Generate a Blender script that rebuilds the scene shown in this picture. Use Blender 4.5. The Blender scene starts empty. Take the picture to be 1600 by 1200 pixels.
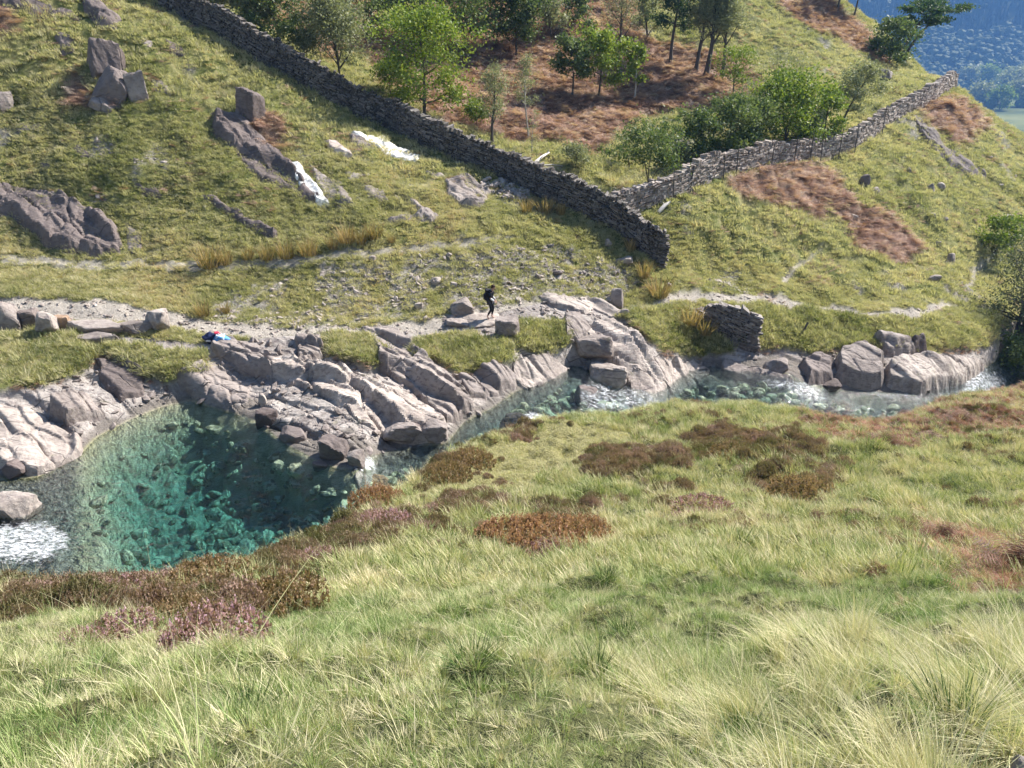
import bpy, bmesh, math, random
import numpy as np
from mathutils import Vector, Euler, Matrix

rng = np.random.default_rng(7)
random.seed(7)
PI = math.pi
sc = bpy.context.scene
COL = sc.collection

# ------------------------------------------------------------------ camera, sky, sun, exposure
PITCH = math.radians(24.5)
F = 1230.0                      # focal length in pixels of a 1600 wide picture
cam = bpy.data.cameras.new('camera')
cam.sensor_width = 36
cam.lens = F / 1600 * 36
cam.clip_start = 0.05
cam.clip_end = 9000
camo = bpy.data.objects.new('camera', cam)
COL.objects.link(camo)
camo.location = (0, 0, 0)
camo.rotation_euler = (PI / 2 - PITCH, 0, 0)
sc.camera = camo

SUN_EL = math.radians(44)
SUN_AZ = math.radians(56)       # clockwise from +Y (north)
w = bpy.data.worlds.new('World')
sc.world = w
w.use_nodes = True
nt = w.node_tree
sky = nt.nodes.new('ShaderNodeTexSky')
sky.sky_type = 'NISHITA'
sky.sun_disc = False
sky.sun_elevation = SUN_EL
sky.sun_rotation = SUN_AZ
sky.altitude = 300
nt.links.new(sky.outputs[0], nt.nodes['Background'].inputs[0])
nt.nodes['Background'].inputs[1].default_value = 0.07
sl = bpy.data.lights.new('sun', 'SUN')
sl.energy = 5.0
sl.angle = math.radians(0.5)
sl.color = (1.0, 0.95, 0.88)
so = bpy.data.objects.new('sun', sl)
COL.objects.link(so)
sdir = Vector((math.sin(SUN_AZ) * math.cos(SUN_EL), math.cos(SUN_AZ) * math.cos(SUN_EL), math.sin(SUN_EL)))
so.rotation_euler = (-sdir).to_track_quat('-Z', 'Y').to_euler()
so.location = sdir * 50
sc.view_settings.view_transform = 'Standard'
sc.view_settings.look = 'None'
sc.view_settings.exposure = 1.38
sc.view_settings.gamma = 1
sc.view_settings.use_curve_mapping = False
sc.render.engine = 'CYCLES'
sc.cycles.use_denoising = True
sc.cycles.max_bounces = 5
sc.cycles.diffuse_bounces = 2
sc.cycles.use_adaptive_sampling = True
sc.cycles.adaptive_threshold = 0.025
sc.cycles.glossy_bounces = 2
sc.cycles.transmission_bounces = 4
sc.cycles.transparent_max_bounces = 10
sc.cycles.volume_bounces = 0
sc.cycles.caustics_reflective = False
sc.cycles.caustics_refractive = False

# ------------------------------------------------------------------ small maths
cp, sp = math.cos(PITCH), math.sin(PITCH)

def P(px, py, D):               # a pixel of the photograph at forward distance D -> (a = X/D, D, z)
    xc, yc = (px - 800) / F, (600 - py) / F
    Y = cp + yc * sp
    Z = -sp + yc * cp
    return (xc / Y, D, Z / Y * D)

def Q(px, D, z):
    return ((px - 800) / F * (D * cp - z * sp) / D, D, z)

def R(px, py, z):
    xc, yc = (px - 800) / F, (600 - py) / F
    Y = cp + yc * sp
    Z = -sp + yc * cp
    return (xc / Y, z * Y / Z, z)

def proj(x, y, z):
    d = y * cp - z * sp
    u = y * sp + z * cp
    d = np.maximum(d, 0.05)
    return 800 + F * x / d, 600 - F * u / d

def hash2(ix, iy, s):
    h = (ix.astype(np.int64) * 374761393 + iy.astype(np.int64) * 668265263 + s * 1442695041) & 0xffffffff
    h = ((h ^ (h >> 13)) * 1274126177) & 0xffffffff
    h = (h ^ (h >> 16)) & 0xffffffff
    return h / 4294967295.0

def vnoise(x, y, s=0):
    x = np.asarray(x, float); y = np.asarray(y, float)
    ix, iy = np.floor(x), np.floor(y)
    fx, fy = x - ix, y - iy
    fx = fx * fx * fx * (fx * (fx * 6 - 15) + 10); fy = fy * fy * fy * (fy * (fy * 6 - 15) + 10)
    a = hash2(ix, iy, s); b = hash2(ix + 1, iy, s); c = hash2(ix, iy + 1, s); d = hash2(ix + 1, iy + 1, s)
    return (a + (b - a) * fx + (c - a) * fy + (a - b - c + d) * fx * fy) * 2 - 1

def fbm(x, y, s=0, o=4):
    t, amp = 0, 1.0
    for i in range(o):
        t = t + amp * vnoise(x * 2 ** i + 17.3 * i, y * 2 ** i - 9.1 * i, s + i)
        amp *= 0.5
    return t / 1.6

def vor(x, y, s=0, jit=0.9):    # returns (F1, F2, random of the cell, vector to the cell centre)
    x = np.asarray(x, float); y = np.asarray(y, float)
    ix, iy = np.floor(x), np.floor(y)
    f1 = np.full(x.shape, 9.0); f2 = np.full(x.shape, 9.0)
    r = np.zeros(x.shape); cx = np.zeros(x.shape); cy = np.zeros(x.shape); r2 = np.zeros(x.shape); r3 = np.zeros(x.shape)
    for dx in (-1, 0, 1):
        for dy in (-1, 0, 1):
            gx, gy = ix + dx, iy + dy
            qx = gx + .5 + (hash2(gx, gy, s) - .5) * jit
            qy = gy + .5 + (hash2(gx, gy, s + 1) - .5) * jit
            d = np.hypot(qx - x, qy - y)
            m = d < f1
            f2 = np.where(m, f1, np.minimum(f2, d))
            f1 = np.where(m, d, f1)
            r = np.where(m, hash2(gx, gy, s + 2), r)
            r2 = np.where(m, hash2(gx, gy, s + 3), r2)
            r3 = np.where(m, hash2(gx, gy, s + 4), r3)
            cx = np.where(m, x - qx, cx); cy = np.where(m, y - qy, cy)
    return f1, f2, r, cx, cy, r2, r3

def sstep(a, b, x):
    t = np.clip((x - a) / (b - a), 0, 1)
    return t * t * (3 - 2 * t)

def inpoly(px, py, poly):
    n = len(poly); c = np.zeros(np.shape(px), bool)
    xs = [p[0] for p in poly]; ys = [p[1] for p in poly]
    bb = (px >= min(xs)) & (px <= max(xs)) & (py >= min(ys)) & (py <= max(ys))
    X, Yv = px[bb], py[bb]
    r = np.zeros(X.shape, bool)
    j = n - 1
    for i in range(n):
        xi, yi = poly[i]; xj, yj = poly[j]
        if yi != yj:
            r ^= ((yi > Yv) != (yj > Yv)) & (X < (xj - xi) * (Yv - yi) / (yj - yi) + xi)
        j = i
    c[bb] = r
    return c

def blur(g, n=1):
    for _ in range(n):
        g = g.copy()
        g[1:-1] = (g[:-2] + 2 * g[1:-1] + g[2:]) / 4
        g[:, 1:-1] = (g[:, :-2] + 2 * g[:, 1:-1] + g[:, 2:]) / 4
    return g

# ------------------------------------------------------------------ break lines of the land, near to far
LINES = [
 [(-3, .4, -1.72), (3, .4, -1.72)],
 [P(-900, 1200, 1.9), P(-100, 1200, 1.9), P(800, 1200, 1.95), P(1600, 1200, 1.85), P(2500, 1200, 1.8)],
 [P(-900, 1050, 3.5), P(0, 1050, 3.5), P(800, 1050, 3.7), P(1600, 1040, 3.6), P(2500, 1040, 3.6)],
 [P(-900, 950, 6.3), P(0, 960, 6.2), P(400, 962, 6.2), P(800, 925, 6.8), P(1200, 915, 7), P(1600, 900, 7.2), P(2500, 900, 7.2)],
 [P(-900, 925, 7), P(0, 935, 7.1), P(250, 950, 7), P(500, 880, 9.6), P(700, 815, 12), P(850, 800, 13), P(1200, 780, 14), P(1600, 760, 15), P(2500, 750, 15)],
 [P(-900, 915, 7.6), P(0, 926, 7.6), P(250, 940, 7.6), P(430, 890, 9.5), P(560, 825, 12), P(700, 748, 15.5), P(850, 722, 17), P(1200, 690, 18.5), P(1600, 672, 20), P(2500, 660, 20)],
 [P(-900, 910, 8), P(0, 920, 8), P(100, 935, 8), P(230, 935, 8.1), P(330, 914, 8.8), P(430, 888, 10), P(530, 838, 12.2), P(600, 788, 14.2), P(660, 744, 16.2),
  P(760, 690, 18.7), P(850, 664, 20), P(950, 651, 21), P(1050, 637, 22.5), P(1180, 634, 23), P(1300, 658, 22.5), P(1400, 662, 22.5), P(1470, 632, 24), P(1600, 608, 26), P(2000, 580, 28), P(2600, 560, 28)],
 [Q(-900, 15, -15), Q(-300, 17, -15), Q(0, 17.7, -15), Q(230, 17.6, -15), Q(330, 18.5, -15), Q(430, 19.1, -15), Q(530, 20.8, -15), Q(600, 23.2, -15.5), Q(660, 25.3, -15.6), Q(700, 26.3, -15.6), Q(760, 28, -15.7),
  Q(850, 29.6, -15.8), Q(950, 31.1, -16.2), Q(1050, 33.2, -16.9), Q(1180, 34.8, -17.3), Q(1300, 35.2, -18.3), Q(1400, 35.8, -18.8), Q(1470, 38, -18.9), Q(1540, 41.3, -19.8), Q(1600, 44.5, -21), Q(1750, 50, -21.8), Q(2600, 52, -22)],
]
F_LINE = [R(-900, 700, -13.6), R(-300, 720, -14.6), R(-40, 748, -15), R(60, 742, -15), R(125, 708, -15), R(150, 682, -15), R(200, 657, -15), R(250, 636, -15), R(300, 626, -15), R(350, 641, -15),
  R(400, 657, -15), R(440, 690, -15), R(500, 722, -15), R(555, 738, -15), R(590, 706, -15.5), R(650, 697, -15.6), R(700, 692, -15.6), R(725, 662, -15.7), R(770, 640, -15.75), R(810, 612, -15.8),
  R(850, 600, -15.9), R(890, 574, -16), R(945, 588, -16.3), R(1030, 606, -16.8), R(1080, 575, -17.2), R(1180, 572, -17.2), R(1250, 597, -17.6), R(1340, 608, -18.5), R(1440, 618, -19),
  R(1520, 592, -19.4), R(1560, 562, -20), R(1585, 520, -21), R(1700, 500, -21.8), R(2600, 500, -22)]
G1 = [P(-900, 640, 27.5), P(0, 640, 28.3), P(100, 640, 28.8), P(150, 622, 30), P(200, 600, 31), P(260, 590, 31.6), P(330, 596, 31.7), P(400, 602, 31.7), P(460, 640, 29.4), P(540, 668, 27.9),
  P(600, 650, 29.4), P(700, 610, 32.1), P(770, 594, 33.3), P(850, 556, 36.3), P(920, 534, 38.2), P(1000, 540, 38), P(1080, 548, 40.6), P(1180, 552, 41), P(1260, 562, 41.4), P(1350, 557, 42),
  P(1450, 562, 42.6), P(1520, 562, 44.6), P(1560, 530, 49), P(1600, 490, 57), P(1900, 470, 66), P(2600, 470, 66)]
G2 = [P(-900, 510, 33.5), P(0, 522, 34.2), P(200, 532, 33.9), P(330, 542, 34.1), P(450, 527, 35.2), P(560, 522, 36), P(700, 522, 36.7), P(800, 510, 37.6), P(900, 488, 39.8), P(960, 500, 40.3),
  P(1080, 484, 42.5), P(1180, 505, 42.9), P(1300, 538, 43), P(1450, 530, 44.6), P(1545, 505, 50), P(1600, 470, 60), P(1900, 430, 74), P(2600, 430, 74)]
H = [P(-900, 470, 36), P(0, 482, 35.9), P(200, 485, 36), P(330, 510, 35.9), P(400, 507, 36.5), P(600, 505, 37.4), P(768, 499, 38.2), P(880, 470, 41), P(970, 486, 41.6), P(1080, 461, 44),
  P(1200, 467, 46), P(1300, 485, 46.5), P(1400, 496, 46.6), P(1480, 478, 50), P(1530, 430, 60), P(1600, 400, 68), P(1900, 380, 82), P(2600, 380, 82)]
I_ = [P(-900, 400, 40), P(0, 412, 40), P(200, 415, 40.5), P(400, 402, 41.5), P(600, 370, 43.5), P(800, 335, 47), P(920, 355, 47.3), P(1030, 418, 46), P(1100, 430, 47.5), P(1300, 440, 50), P(1480, 420, 57),
  P(1560, 390, 64), P(1700, 360, 75), P(2600, 360, 88)]
K = [P(-900, 200, 46), P(0, 250, 46), P(200, 200, 48), P(400, 250, 48), P(600, 290, 47.5), P(800, 308, 49.3), P(930, 342, 48.2), P(1030, 365, 48.5), P(1100, 350, 50.5), P(1300, 340, 57), P(1450, 300, 66),
  P(1560, 282, 75), P(1700, 270, 84), P(2600, 300, 92)]
J = [P(-900, -300, 62), P(-100, -150, 61), P(100, -60, 60), P(260, 20, 58), P(400, 105, 56), P(600, 215, 54), P(800, 288, 51), P(930, 325, 49.5), P(1000, 322, 51), P(1100, 275, 55), P(1200, 252, 60),
  P(1290, 240, 66), P(1400, 182, 76), P(1490, 132, 88), P(1530, 170, 87), P(1600, 215, 90), P(1800, 330, 97), P(2600, 420, 100)]
L1 = [P(-900, -420, 75), P(0, -170, 72), P(260, -40, 66), P(400, 40, 64), P(600, 140, 62), P(800, 230, 58), P(940, 292, 54), P(1000, 255, 60), P(1100, 220, 63), P(1250, 200, 70), P(1350, 160, 79),
  P(1420, 122, 88), P(1485, 124, 93), P(1560, 260, 104), P(1700, 380, 110), P(2600, 500, 112)]
L2 = [P(-900, -500, 90), P(0, -280, 86), P(400, -60, 80), P(600, 45, 76), P(800, 100, 74), P(1000, 125, 76), P(1150, 112, 78), P(1250, 62, 87), P(1340, 70, 95), P(1400, 92, 101), P(1440, 112, 103), P(1480, 150, 110), P(1560, 330, 120), P(2600, 500, 125)]
L3 = [P(-900, -600, 110), P(0, -400, 108), P(400, -200, 100), P(800, -70, 100), P(1000, -30, 100), P(1150, -20, 100), P(1250, -12, 105), P(1320, 0, 108), P(1380, 50, 108), P(1425, 92, 110), P(1450, 118, 112), P(1485, 200, 122), P(1560, 420, 130), P(2600, 550, 135)]
L4 = [P(-900, -600, 150), P(0, -420, 150), P(400, -230, 140), P(800, -90, 140), P(1000, -20, 140), P(1150, 50, 140), P(1250, 150, 140), P(1400, 400, 142), P(1560, 560, 150), P(2600, 600, 155)]
FAR = [G1, G2, H, I_, K, J, L1, L2, L3, L4]

avis = np.arange(-0.80, 0.8001, 0.00205)
aout = np.concatenate([np.arange(0.81, 1.0, .01), np.arange(1.02, 2.61, .06)])
A = np.concatenate([-aout[::-1], avis, aout])

def resample(line, sm=0.006):
    a = np.array([p[0] for p in line]); D = np.array([p[1] for p in line]); z = np.array([p[2] for p in line])
    o = np.argsort(a); a, D, z = a[o], D[o], z[o]
    g = np.arange(-2.7, 2.7, .002)
    gD, gz = np.interp(g, a, D), np.interp(g, a, z)
    k = int(sm / .002 * 2.5)
    ker = np.exp(-.5 * (np.arange(-k, k + 1) / (sm / .002)) ** 2); ker /= ker.sum()
    gD = np.convolve(np.pad(gD, k, 'edge'), ker, 'valid'); gz = np.convolve(np.pad(gz, k, 'edge'), ker, 'valid')
    return np.interp(A, g, gD), np.interp(A, g, gz)

knD, knZ = [], []
for i, L in enumerate(LINES):
    d, z = resample(L, .012)
    knD.append(d); knZ.append(z)
cD, cZ = knD[-1], knZ[-1]
fD, fZ = resample(F_LINE, .006)
LEVEL = np.interp(A, [Q(*q)[0] for q in ((-700, 22, -13.9), (-120, 22, -14.6), (-20, 23, -14.95), (40, 23, -15), (556, 27, -15), (588, 28, -15.55), (730, 31, -15.6), (745, 31, -15.6), (850, 34, -15.75), (905, 34, -15.9),
    (960, 35, -16.5), (1030, 36, -17.0), (1060, 36, -17.15), (1230, 38, -17.25), (1300, 38, -18.3), (1340, 39, -18.6), (1470, 40, -19), (1530, 43, -19.5), (1600, 54, -21.2), (1800, 60, -22))],
    [-13.9, -14.6, -14.95, -15, -15, -15.55, -15.6, -15.6, -15.75, -15.9, -16.5, -17.0, -17.15, -17.25, -18.3, -18.6, -19, -19.5, -21.2, -22])
aq = lambda px, D, z: Q(px, D, z)[0]
depth = np.interp(A, [aq(-100, 24, -15), aq(60, 25, -15), aq(125, 25, -15), aq(210, 26, -15), aq(450, 26, -15), aq(560, 27, -15), aq(600, 28, -15.5), aq(1500, 42, -19)], [.3, .4, .55, 2.4, 2.2, .8, .9, .8])
gap = fD - cD
b1D, b2D = cD + gap * .25, fD - gap * .42
cZ2 = np.maximum(cZ, LEVEL) + .05
knZ[-1] = cZ2
knD.insert(7, knD[6] + .33 * (cD - knD[6])); knZ.insert(7, knZ[6] + .62 * (cZ2 - knZ[6]))
knD += [b1D, b2D, fD]
knZ += [LEVEL - depth * .8, LEVEL - depth, LEVEL + .02]
for L in FAR:
    d, z = resample(L, .006 if L in (G1, G2) else .012)
    knD.append(d); knZ.append(z)
KD, KZ = np.array(knD), np.array(knZ)
for i in range(1, len(KD)):
    KD[i] = np.maximum(KD[i], KD[i - 1] + .12)
# the dip between the brow and the stream falls away quickly, so that the brow is an edge
ROWS = np.concatenate([np.arange(.4, 2, .08), np.arange(2, 8, .06), np.arange(8, 25.5, .13), np.arange(25.5, 44, .058), np.arange(44, 60, .14), np.arange(60, 110, .3), np.arange(110, 156, 1.5)])
NA, ND = len(A), len(ROWS)
Hgt = np.zeros((NA, ND))
def pchip(x, y, xi):
    h = np.diff(x); dl = np.diff(y) / h
    d = np.zeros_like(y)
    d[0], d[-1] = dl[0], dl[-1]
    w1 = 2 * h[1:] + h[:-1]; w2 = h[1:] + 2 * h[:-1]
    ok = dl[:-1] * dl[1:] > 0
    d[1:-1][ok] = ((w1 + w2)[ok]) / (w1[ok] / dl[:-1][ok] + w2[ok] / dl[1:][ok])
    k = np.clip(np.searchsorted(x, xi) - 1, 0, len(x) - 2)
    t = (xi - x[k]) / h[k]
    t = np.clip(t, 0, 1.5)
    h00 = (1 + 2 * t) * (1 - t) ** 2; h10 = t * (1 - t) ** 2; h01 = t * t * (3 - 2 * t); h11 = t * t * (t - 1)
    return h00 * y[k] + h10 * h[k] * d[k] + h01 * y[k + 1] + h11 * h[k] * d[k + 1]
for i in range(NA):
    Hgt[i] = pchip(KD[:, i], KZ[:, i], ROWS)
AA, DD = np.meshgrid(A, ROWS, indexing='ij')
XX = AA * DD
PXg, PYg = proj(XX, DD, Hgt)
LV = np.repeat(LEVEL[:, None], ND, 1)
FDg = np.repeat(KD[11][:, None], ND, 1); G1g = np.repeat(KD[12][:, None], ND, 1); G2g = np.repeat(KD[13][:, None], ND, 1)
CDg = np.repeat(KD[8][:, None], ND, 1); BRg = np.repeat(KD[6][:, None], ND, 1)
HDg = np.repeat(KD[14][:, None], ND, 1)

# ------------------------------------------------------------------ masks (which ground cover lies where)
nzx = fbm(XX * .9, DD * .9, 11, 4) * 9 + fbm(XX * 4, DD * 4, 21, 2) * 4
nzy = fbm(XX * .9, DD * .9, 31, 4) * 7 + fbm(XX * 4, DD * 4, 41, 2) * 3
WX, WY = PXg + nzx, PYg + nzy
far = DD > CDg
def region(polys, where):
    m = np.zeros(XX.shape, bool)
    for p in polys:
        m |= inpoly(WX, WY, p)
    return m & where
TURF = [[(-200, 518), (100, 526), (150, 545), (250, 552), (318, 560), (322, 585), (265, 596), (225, 588), (160, 560), (120, 590), (60, 612), (-10, 620), (-200, 640)],
        [(500, 540), (520, 524), (560, 518), (590, 545), (602, 566), (575, 578), (530, 560)],
        [(640, 538), (660, 528), (745, 528), (800, 540), (806, 572), (750, 580), (720, 590), (680, 572), (650, 560)],
        [(790, 512), (860, 490), (882, 500), (885, 540), (855, 555), (810, 545), (785, 528)],
        [(962, 500), (1000, 488), (1062, 478), (1100, 505), (1150, 556), (1080, 558), (1030, 548), (1005, 522)],
        [(1180, 480), (1300, 490), (1560, 490), (1560, 540), (1500, 548), (1440, 545), (1400, 552), (1360, 535), (1330, 552), (1290, 556), (1200, 548), (1150, 540)]]
turf = region(TURF, far)
rock = (DD > FDg - .1) & (DD < G2g + .25) & ~turf
rock |= region([[(690, 480), (760, 480), (880, 455), (960, 470), (990, 500), (960, 540), (880, 560), (700, 530)]], far) & ~turf & (DD < HDg + .5)
rock &= ~((PXg > 1180) & (DD > G1g + .8))
bed = (DD > CDg - 1.2) & (Hgt < LV + .15) & (DD <= FDg + .3)
rock |= (DD > CDg - 1.5) & (DD < CDg + 1.0) & (Hgt < LV + .8)
path = region([[(-200, 462), (130, 465), (260, 482), (330, 503), (420, 508), (600, 508), (700, 490), (770, 478), (900, 463), (955, 480), (1020, 474), (1060, 456), (1130, 455), (1210, 462), (1330, 480), (1400, 486), (1480, 470),
    (1500, 474), (1430, 506), (1330, 497), (1200, 477), (1100, 468), (1070, 470), (985, 492), (930, 505), (780, 505), (700, 522), (600, 524), (420, 527), (330, 523), (240, 505), (-200, 500)],
    [(1510, 448), (1516, 425), (1545, 396), (1560, 394), (1545, 408), (1526, 430), (1520, 448)],
    [(1380, 488), (1440, 480), (1480, 468), (1484, 480), (1440, 500), (1400, 508)],
    [(1218, 440), (1235, 415), (1290, 385), (1240, 422), (1228, 442)]], far)
turf &= ~path
trod = region([[(0, 398), (200, 408), (330, 412), (480, 402), (620, 385), (760, 372), (830, 362), (760, 384), (620, 398), (500, 415), (340, 424), (180, 420), (0, 414)]], far)
scree = region([[(380, 445), (480, 425), (600, 408), (800, 385), (880, 385), (960, 405), (1000, 440), (960, 475), (850, 468), (700, 495), (420, 510), (340, 500), (330, 470)]], far) & (vnoise(XX * 1.3, DD * 1.3, 77) > -.55)
scree |= far & (DD > 44) & (fbm(XX * .3, DD * .3, 78, 4) > .60)
brk = region([[(560, 60), (640, 40), (760, -60), (980, -60), (1010, 60), (1160, 90), (1195, 130), (1150, 165), (1060, 168), (1000, 190), (960, 215), (925, 240), (850, 218), (760, 215), (700, 190), (600, 140)],
    [(1130, 292), (1165, 268), (1240, 252), (1305, 262), (1330, 318), (1400, 345), (1448, 392), (1400, 412), (1335, 392), (1318, 345), (1250, 325), (1180, 312)],
    [(1420, 165), (1500, 150), (1548, 198), (1500, 222), (1445, 195)], [(1180, -20), (1300, 0), (1370, 60), (1395, 102), (1340, 78), (1260, 40)],
    [(300, -60), (560, -60), (600, 60), (520, 90), (400, 30)], [(380, 175), (430, 180), (450, 220), (430, 240), (400, 210)], [(-50, -20), (20, 0), (30, 50), (-20, 60)], [(95, 120), (125, 110), (150, 150), (200, 165), (160, 180), (110, 160)]], far)
near = DD < CDg
brk |= region([[(1225, 618), (1300, 634), (1380, 650), (1420, 640), (1470, 612), (1700, 590), (1700, 668), (1520, 690), (1400, 705), (1330, 700), (1260, 672)], [(1420, 800), (1500, 830), (1600, 850), (1700, 900), (1600, 940), (1520, 930), (1430, 870)]], near)
hea = region([[(-200, 900), (0, 902), (60, 930), (60, 985), (0, 990), (-200, 1000)], [(940, 700), (1060, 705), (1080, 740), (980, 760), (900, 740)], [(30, 905), (330, 885), (430, 850), (540, 798), (600, 752), (680, 712), (770, 668), (800, 672), (700, 722), (640, 790), (760, 770), (930, 790), (945, 850), (850, 868), (760, 860), (640, 850), (540, 890), (440, 950), (330, 1000), (250, 990), (100, 965)],
    [(540, 815), (640, 745), (770, 668), (850, 650), (900, 652), (780, 700), (680, 745), (600, 800)],
    [(1050, 690), (1130, 680), (1250, 690), (1330, 730), (1300, 780), (1220, 790), (1150, 750)], [(1000, 760), (1080, 770), (1100, 800), (1030, 800)]], near)
mat_ = region([[(635, 795), (660, 745), (760, 700), (880, 668), (1000, 680), (900, 735), (820, 765), (740, 775)]], near)
bare = region([[(1030, 690), (1130, 678), (1210, 690), (1200, 702), (1110, 700)]], near)
rockS = blur(rock.astype(float), 1); 
lush = sstep(-.2, .5, fbm(XX * .25, DD * .25, 5, 3))

# ------------------------------------------------------------------ rock relief: tilted blocks bounded by joints
def blocks(x, y, s, sc_, ang, el=1.9):
    c, si = math.cos(ang), math.sin(ang)
    u = (x * c + y * si) / (sc_ * el); v = (-x * si + y * c) / sc_
    u = u + .18 * vnoise(u * 2, v * 2, s + 50); v = v + .18 * vnoise(u * 2 + 9, v * 2, s + 60)
    f1, f2, r, cx, cy, r2, r3 = vor(u, v, s)
    edge = f2 - f1
    h = (r - .5) + (cx * (r2 - .5) * 1.6 + cy * (r3 - .35) * 1.6)
    return h, edge

def saw(x, y, per, s):
    t = (-.52 * x - .85 * y) / per + .55 * fbm(x * .45 / per, y * .45 / per, s, 3)
    k = np.floor(t); f = t - k
    h = f * (1 - sstep(.86, 1.0, f))                     # rises gently, then breaks off in a face towards the stream
    return h * (.5 + hash2(k, np.floor((.85 * x - .52 * y) / per / 1.7 + hash2(k, k, s + 3) * 5), s + 9))

def rockrelief(x, y, amp=1.0):
    h1, e1 = blocks(x, y, 101, 1.7, -.62, 2.2)
    h2, e2 = blocks(x, y, 201, .6, -.75, 1.8)
    r = .50 * saw(x, y, 2.7, 31) + .13 * saw(x + 3, y, .8, 41) + .20 * h1 + .07 * h2
    r -= .15 * np.exp(-(e1 / .045) ** 2) + .05 * np.exp(-(e2 / .06) ** 2)
    r += .03 * fbm(x * 3, y * 3, 51, 3)
    return (r - .25) * amp

rel = rockrelief(XX, DD)
steep = np.clip((G2g - DD) / 2.5, 0, 1)
shore = sstep(0, .9, DD - FDg)
rk = blur(rock.astype(float), 4)
Hz = Hgt + rk * rel * (.80 - .50 * sstep(1060, 1200, PXg) - .25 * sstep(700, 800, PXg) * sstep(1100, 1000, PXg)) * (1 - .45 * sstep(330, 200, PXg)) * (0.35 + .65 * shore) * (.3 + .7 * steep) * (DD > CDg + 2)
# bed: rough floor of stones
bh, be = blocks(XX, DD, 501, .55, .4, 1.3)
Hz += bed * (bh * .35 + .1 * fbm(XX * 2, DD * 2, 55, 3)) * np.clip((LV - Hgt), 0, 1)
# turf lumps and tussocks
tb = turf * .12 + .0
grassy = (~rock & ~bed).astype(float)
nearf = np.clip(1 - DD / 30, 0, 1)
Hz += grassy * ((.12 + .28 * (DD > 44)) * fbm(XX * .55, DD * .55, 61, 3) * np.clip(DD / 12, 0, 1) + .06 * fbm(XX * 2.2, DD * 2.2, 71, 3) * np.clip(DD / 4, .4, 1))
Hz += blur(turf.astype(float), 3) * .28 + blur(((DD > HDg) & (DD < HDg + 8) & ~path).astype(float), 2) * .0
hill = far & (DD > HDg + 4) & grassy.astype(bool)
Hz += hill * .22 * np.abs(fbm(XX * .8, DD * .8, 81, 3))
Hz -= blur((path & ~rock).astype(float), 3) * .07
Hz += (~far) * np.clip(DD / 3, .3, 1) * (.30 * np.abs(fbm(XX * 1.2, DD * 1.2, 95, 2)) + .08 * fbm(XX * 3, DD * 3, 96, 2))
Hz += scree * .05 * fbm(XX * 5, DD * 5, 91, 2)
HzS = Hz

def zat(x, y):
    x = np.asarray(x, float); y = np.asarray(y, float)
    a = x / y
    i = np.clip(np.interp(a, A, np.arange(NA)), 0, NA - 1.001); j = np.clip(np.interp(y, ROWS, np.arange(ND)), 0, ND - 1.001)
    i0, j0 = i.astype(int), j.astype(int); fi, fj = i - i0, j - j0
    return (Hz[i0, j0] * (1 - fi) * (1 - fj) + Hz[i0 + 1, j0] * fi * (1 - fj) + Hz[i0, j0 + 1] * (1 - fi) * fj + Hz[i0 + 1, j0 + 1] * fi * fj)

def gat(G, x, y):
    a = np.asarray(x) / np.asarray(y)
    i = np.clip(np.rint(np.interp(a, A, np.arange(NA))), 0, NA - 1).astype(int)
    j = np.clip(np.rint(np.interp(y, ROWS, np.arange(ND))), 0, ND - 1).astype(int)
    return G[i, j]

def hit(px, py, dmin=1.0):      # where the sight line through a pixel of the photograph meets the land
    xc, yc = (px - 800) / F, (600 - py) / F
    Y = cp + yc * sp; Z = -sp + yc * cp
    a, m = xc / Y, Z / Y
    D = ROWS[ROWS > dmin]
    z = zat(a * D, D)
    k = np.argmax(z >= m * D)
    if z[k] < m * D[k]:
        k = len(D) - 1
    if k > 0:
        e0 = z[k - 1] - m * D[k - 1]; e1 = z[k] - m * D[k]
        t = -e0 / (e1 - e0) if e1 != e0 else 0
        d = D[k - 1] + t * (D[k] - D[k - 1])
    else:
        d = D[0]
    return Vector((a * d, d, float(zat(a * d, d))))

def mpp(p):                     # metres per photograph pixel at point p
    return (p[1] * cp - p[2] * sp) / F

# ------------------------------------------------------------------ object helpers
def mk(name, V, Fc, mat=None, parent=None, attrs=None, smooth=False, tri=False):
    V = np.asarray(V, np.float32); Fc = np.asarray(Fc, np.int32)
    me = bpy.data.meshes.new(name)
    n, k = len(Fc), Fc.shape[1]
    me.vertices.add(len(V)); me.vertices.foreach_set('co', V.ravel())
    me.loops.add(n * k); me.loops.foreach_set('vertex_index', Fc.ravel())
    me.polygons.add(n); me.polygons.foreach_set('loop_start', np.arange(0, n * k, k, dtype=np.int32))
    me.polygons.foreach_set('use_smooth', np.full(n, smooth))
    me.update(calc_edges=True)
    for an, av in (attrs or {}).items():
        av = np.asarray(av, np.float32)
        if av.ndim == 1:
            at = me.attributes.new(an, 'FLOAT', 'POINT'); at.data.foreach_set('value', av)
        else:
            at = me.attributes.new(an, 'FLOAT_VECTOR', 'POINT'); at.data.foreach_set('vector', av.ravel())
    if mat: me.materials.append(mat)
    return me

def link(name, me, parent=None, **props):
    o = bpy.data.objects.new(name, me); COL.objects.link(o)
    if parent: o.parent = parent
    for k_, v in props.items(): o[k_] = v
    return o

def empty(name, loc, label, cat, group=None, rz=0):
    o = bpy.data.objects.new(name, None); COL.objects.link(o)
    o.location = loc; o.rotation_euler = (0, 0, rz); o.empty_display_size = .2
    o['label'] = label; o['category'] = cat
    if group: o['group'] = group
    return o

def tag(o, label, cat, group=None):
    o['label'] = label; o['category'] = cat
    if group: o['group'] = group
    return o

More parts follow.
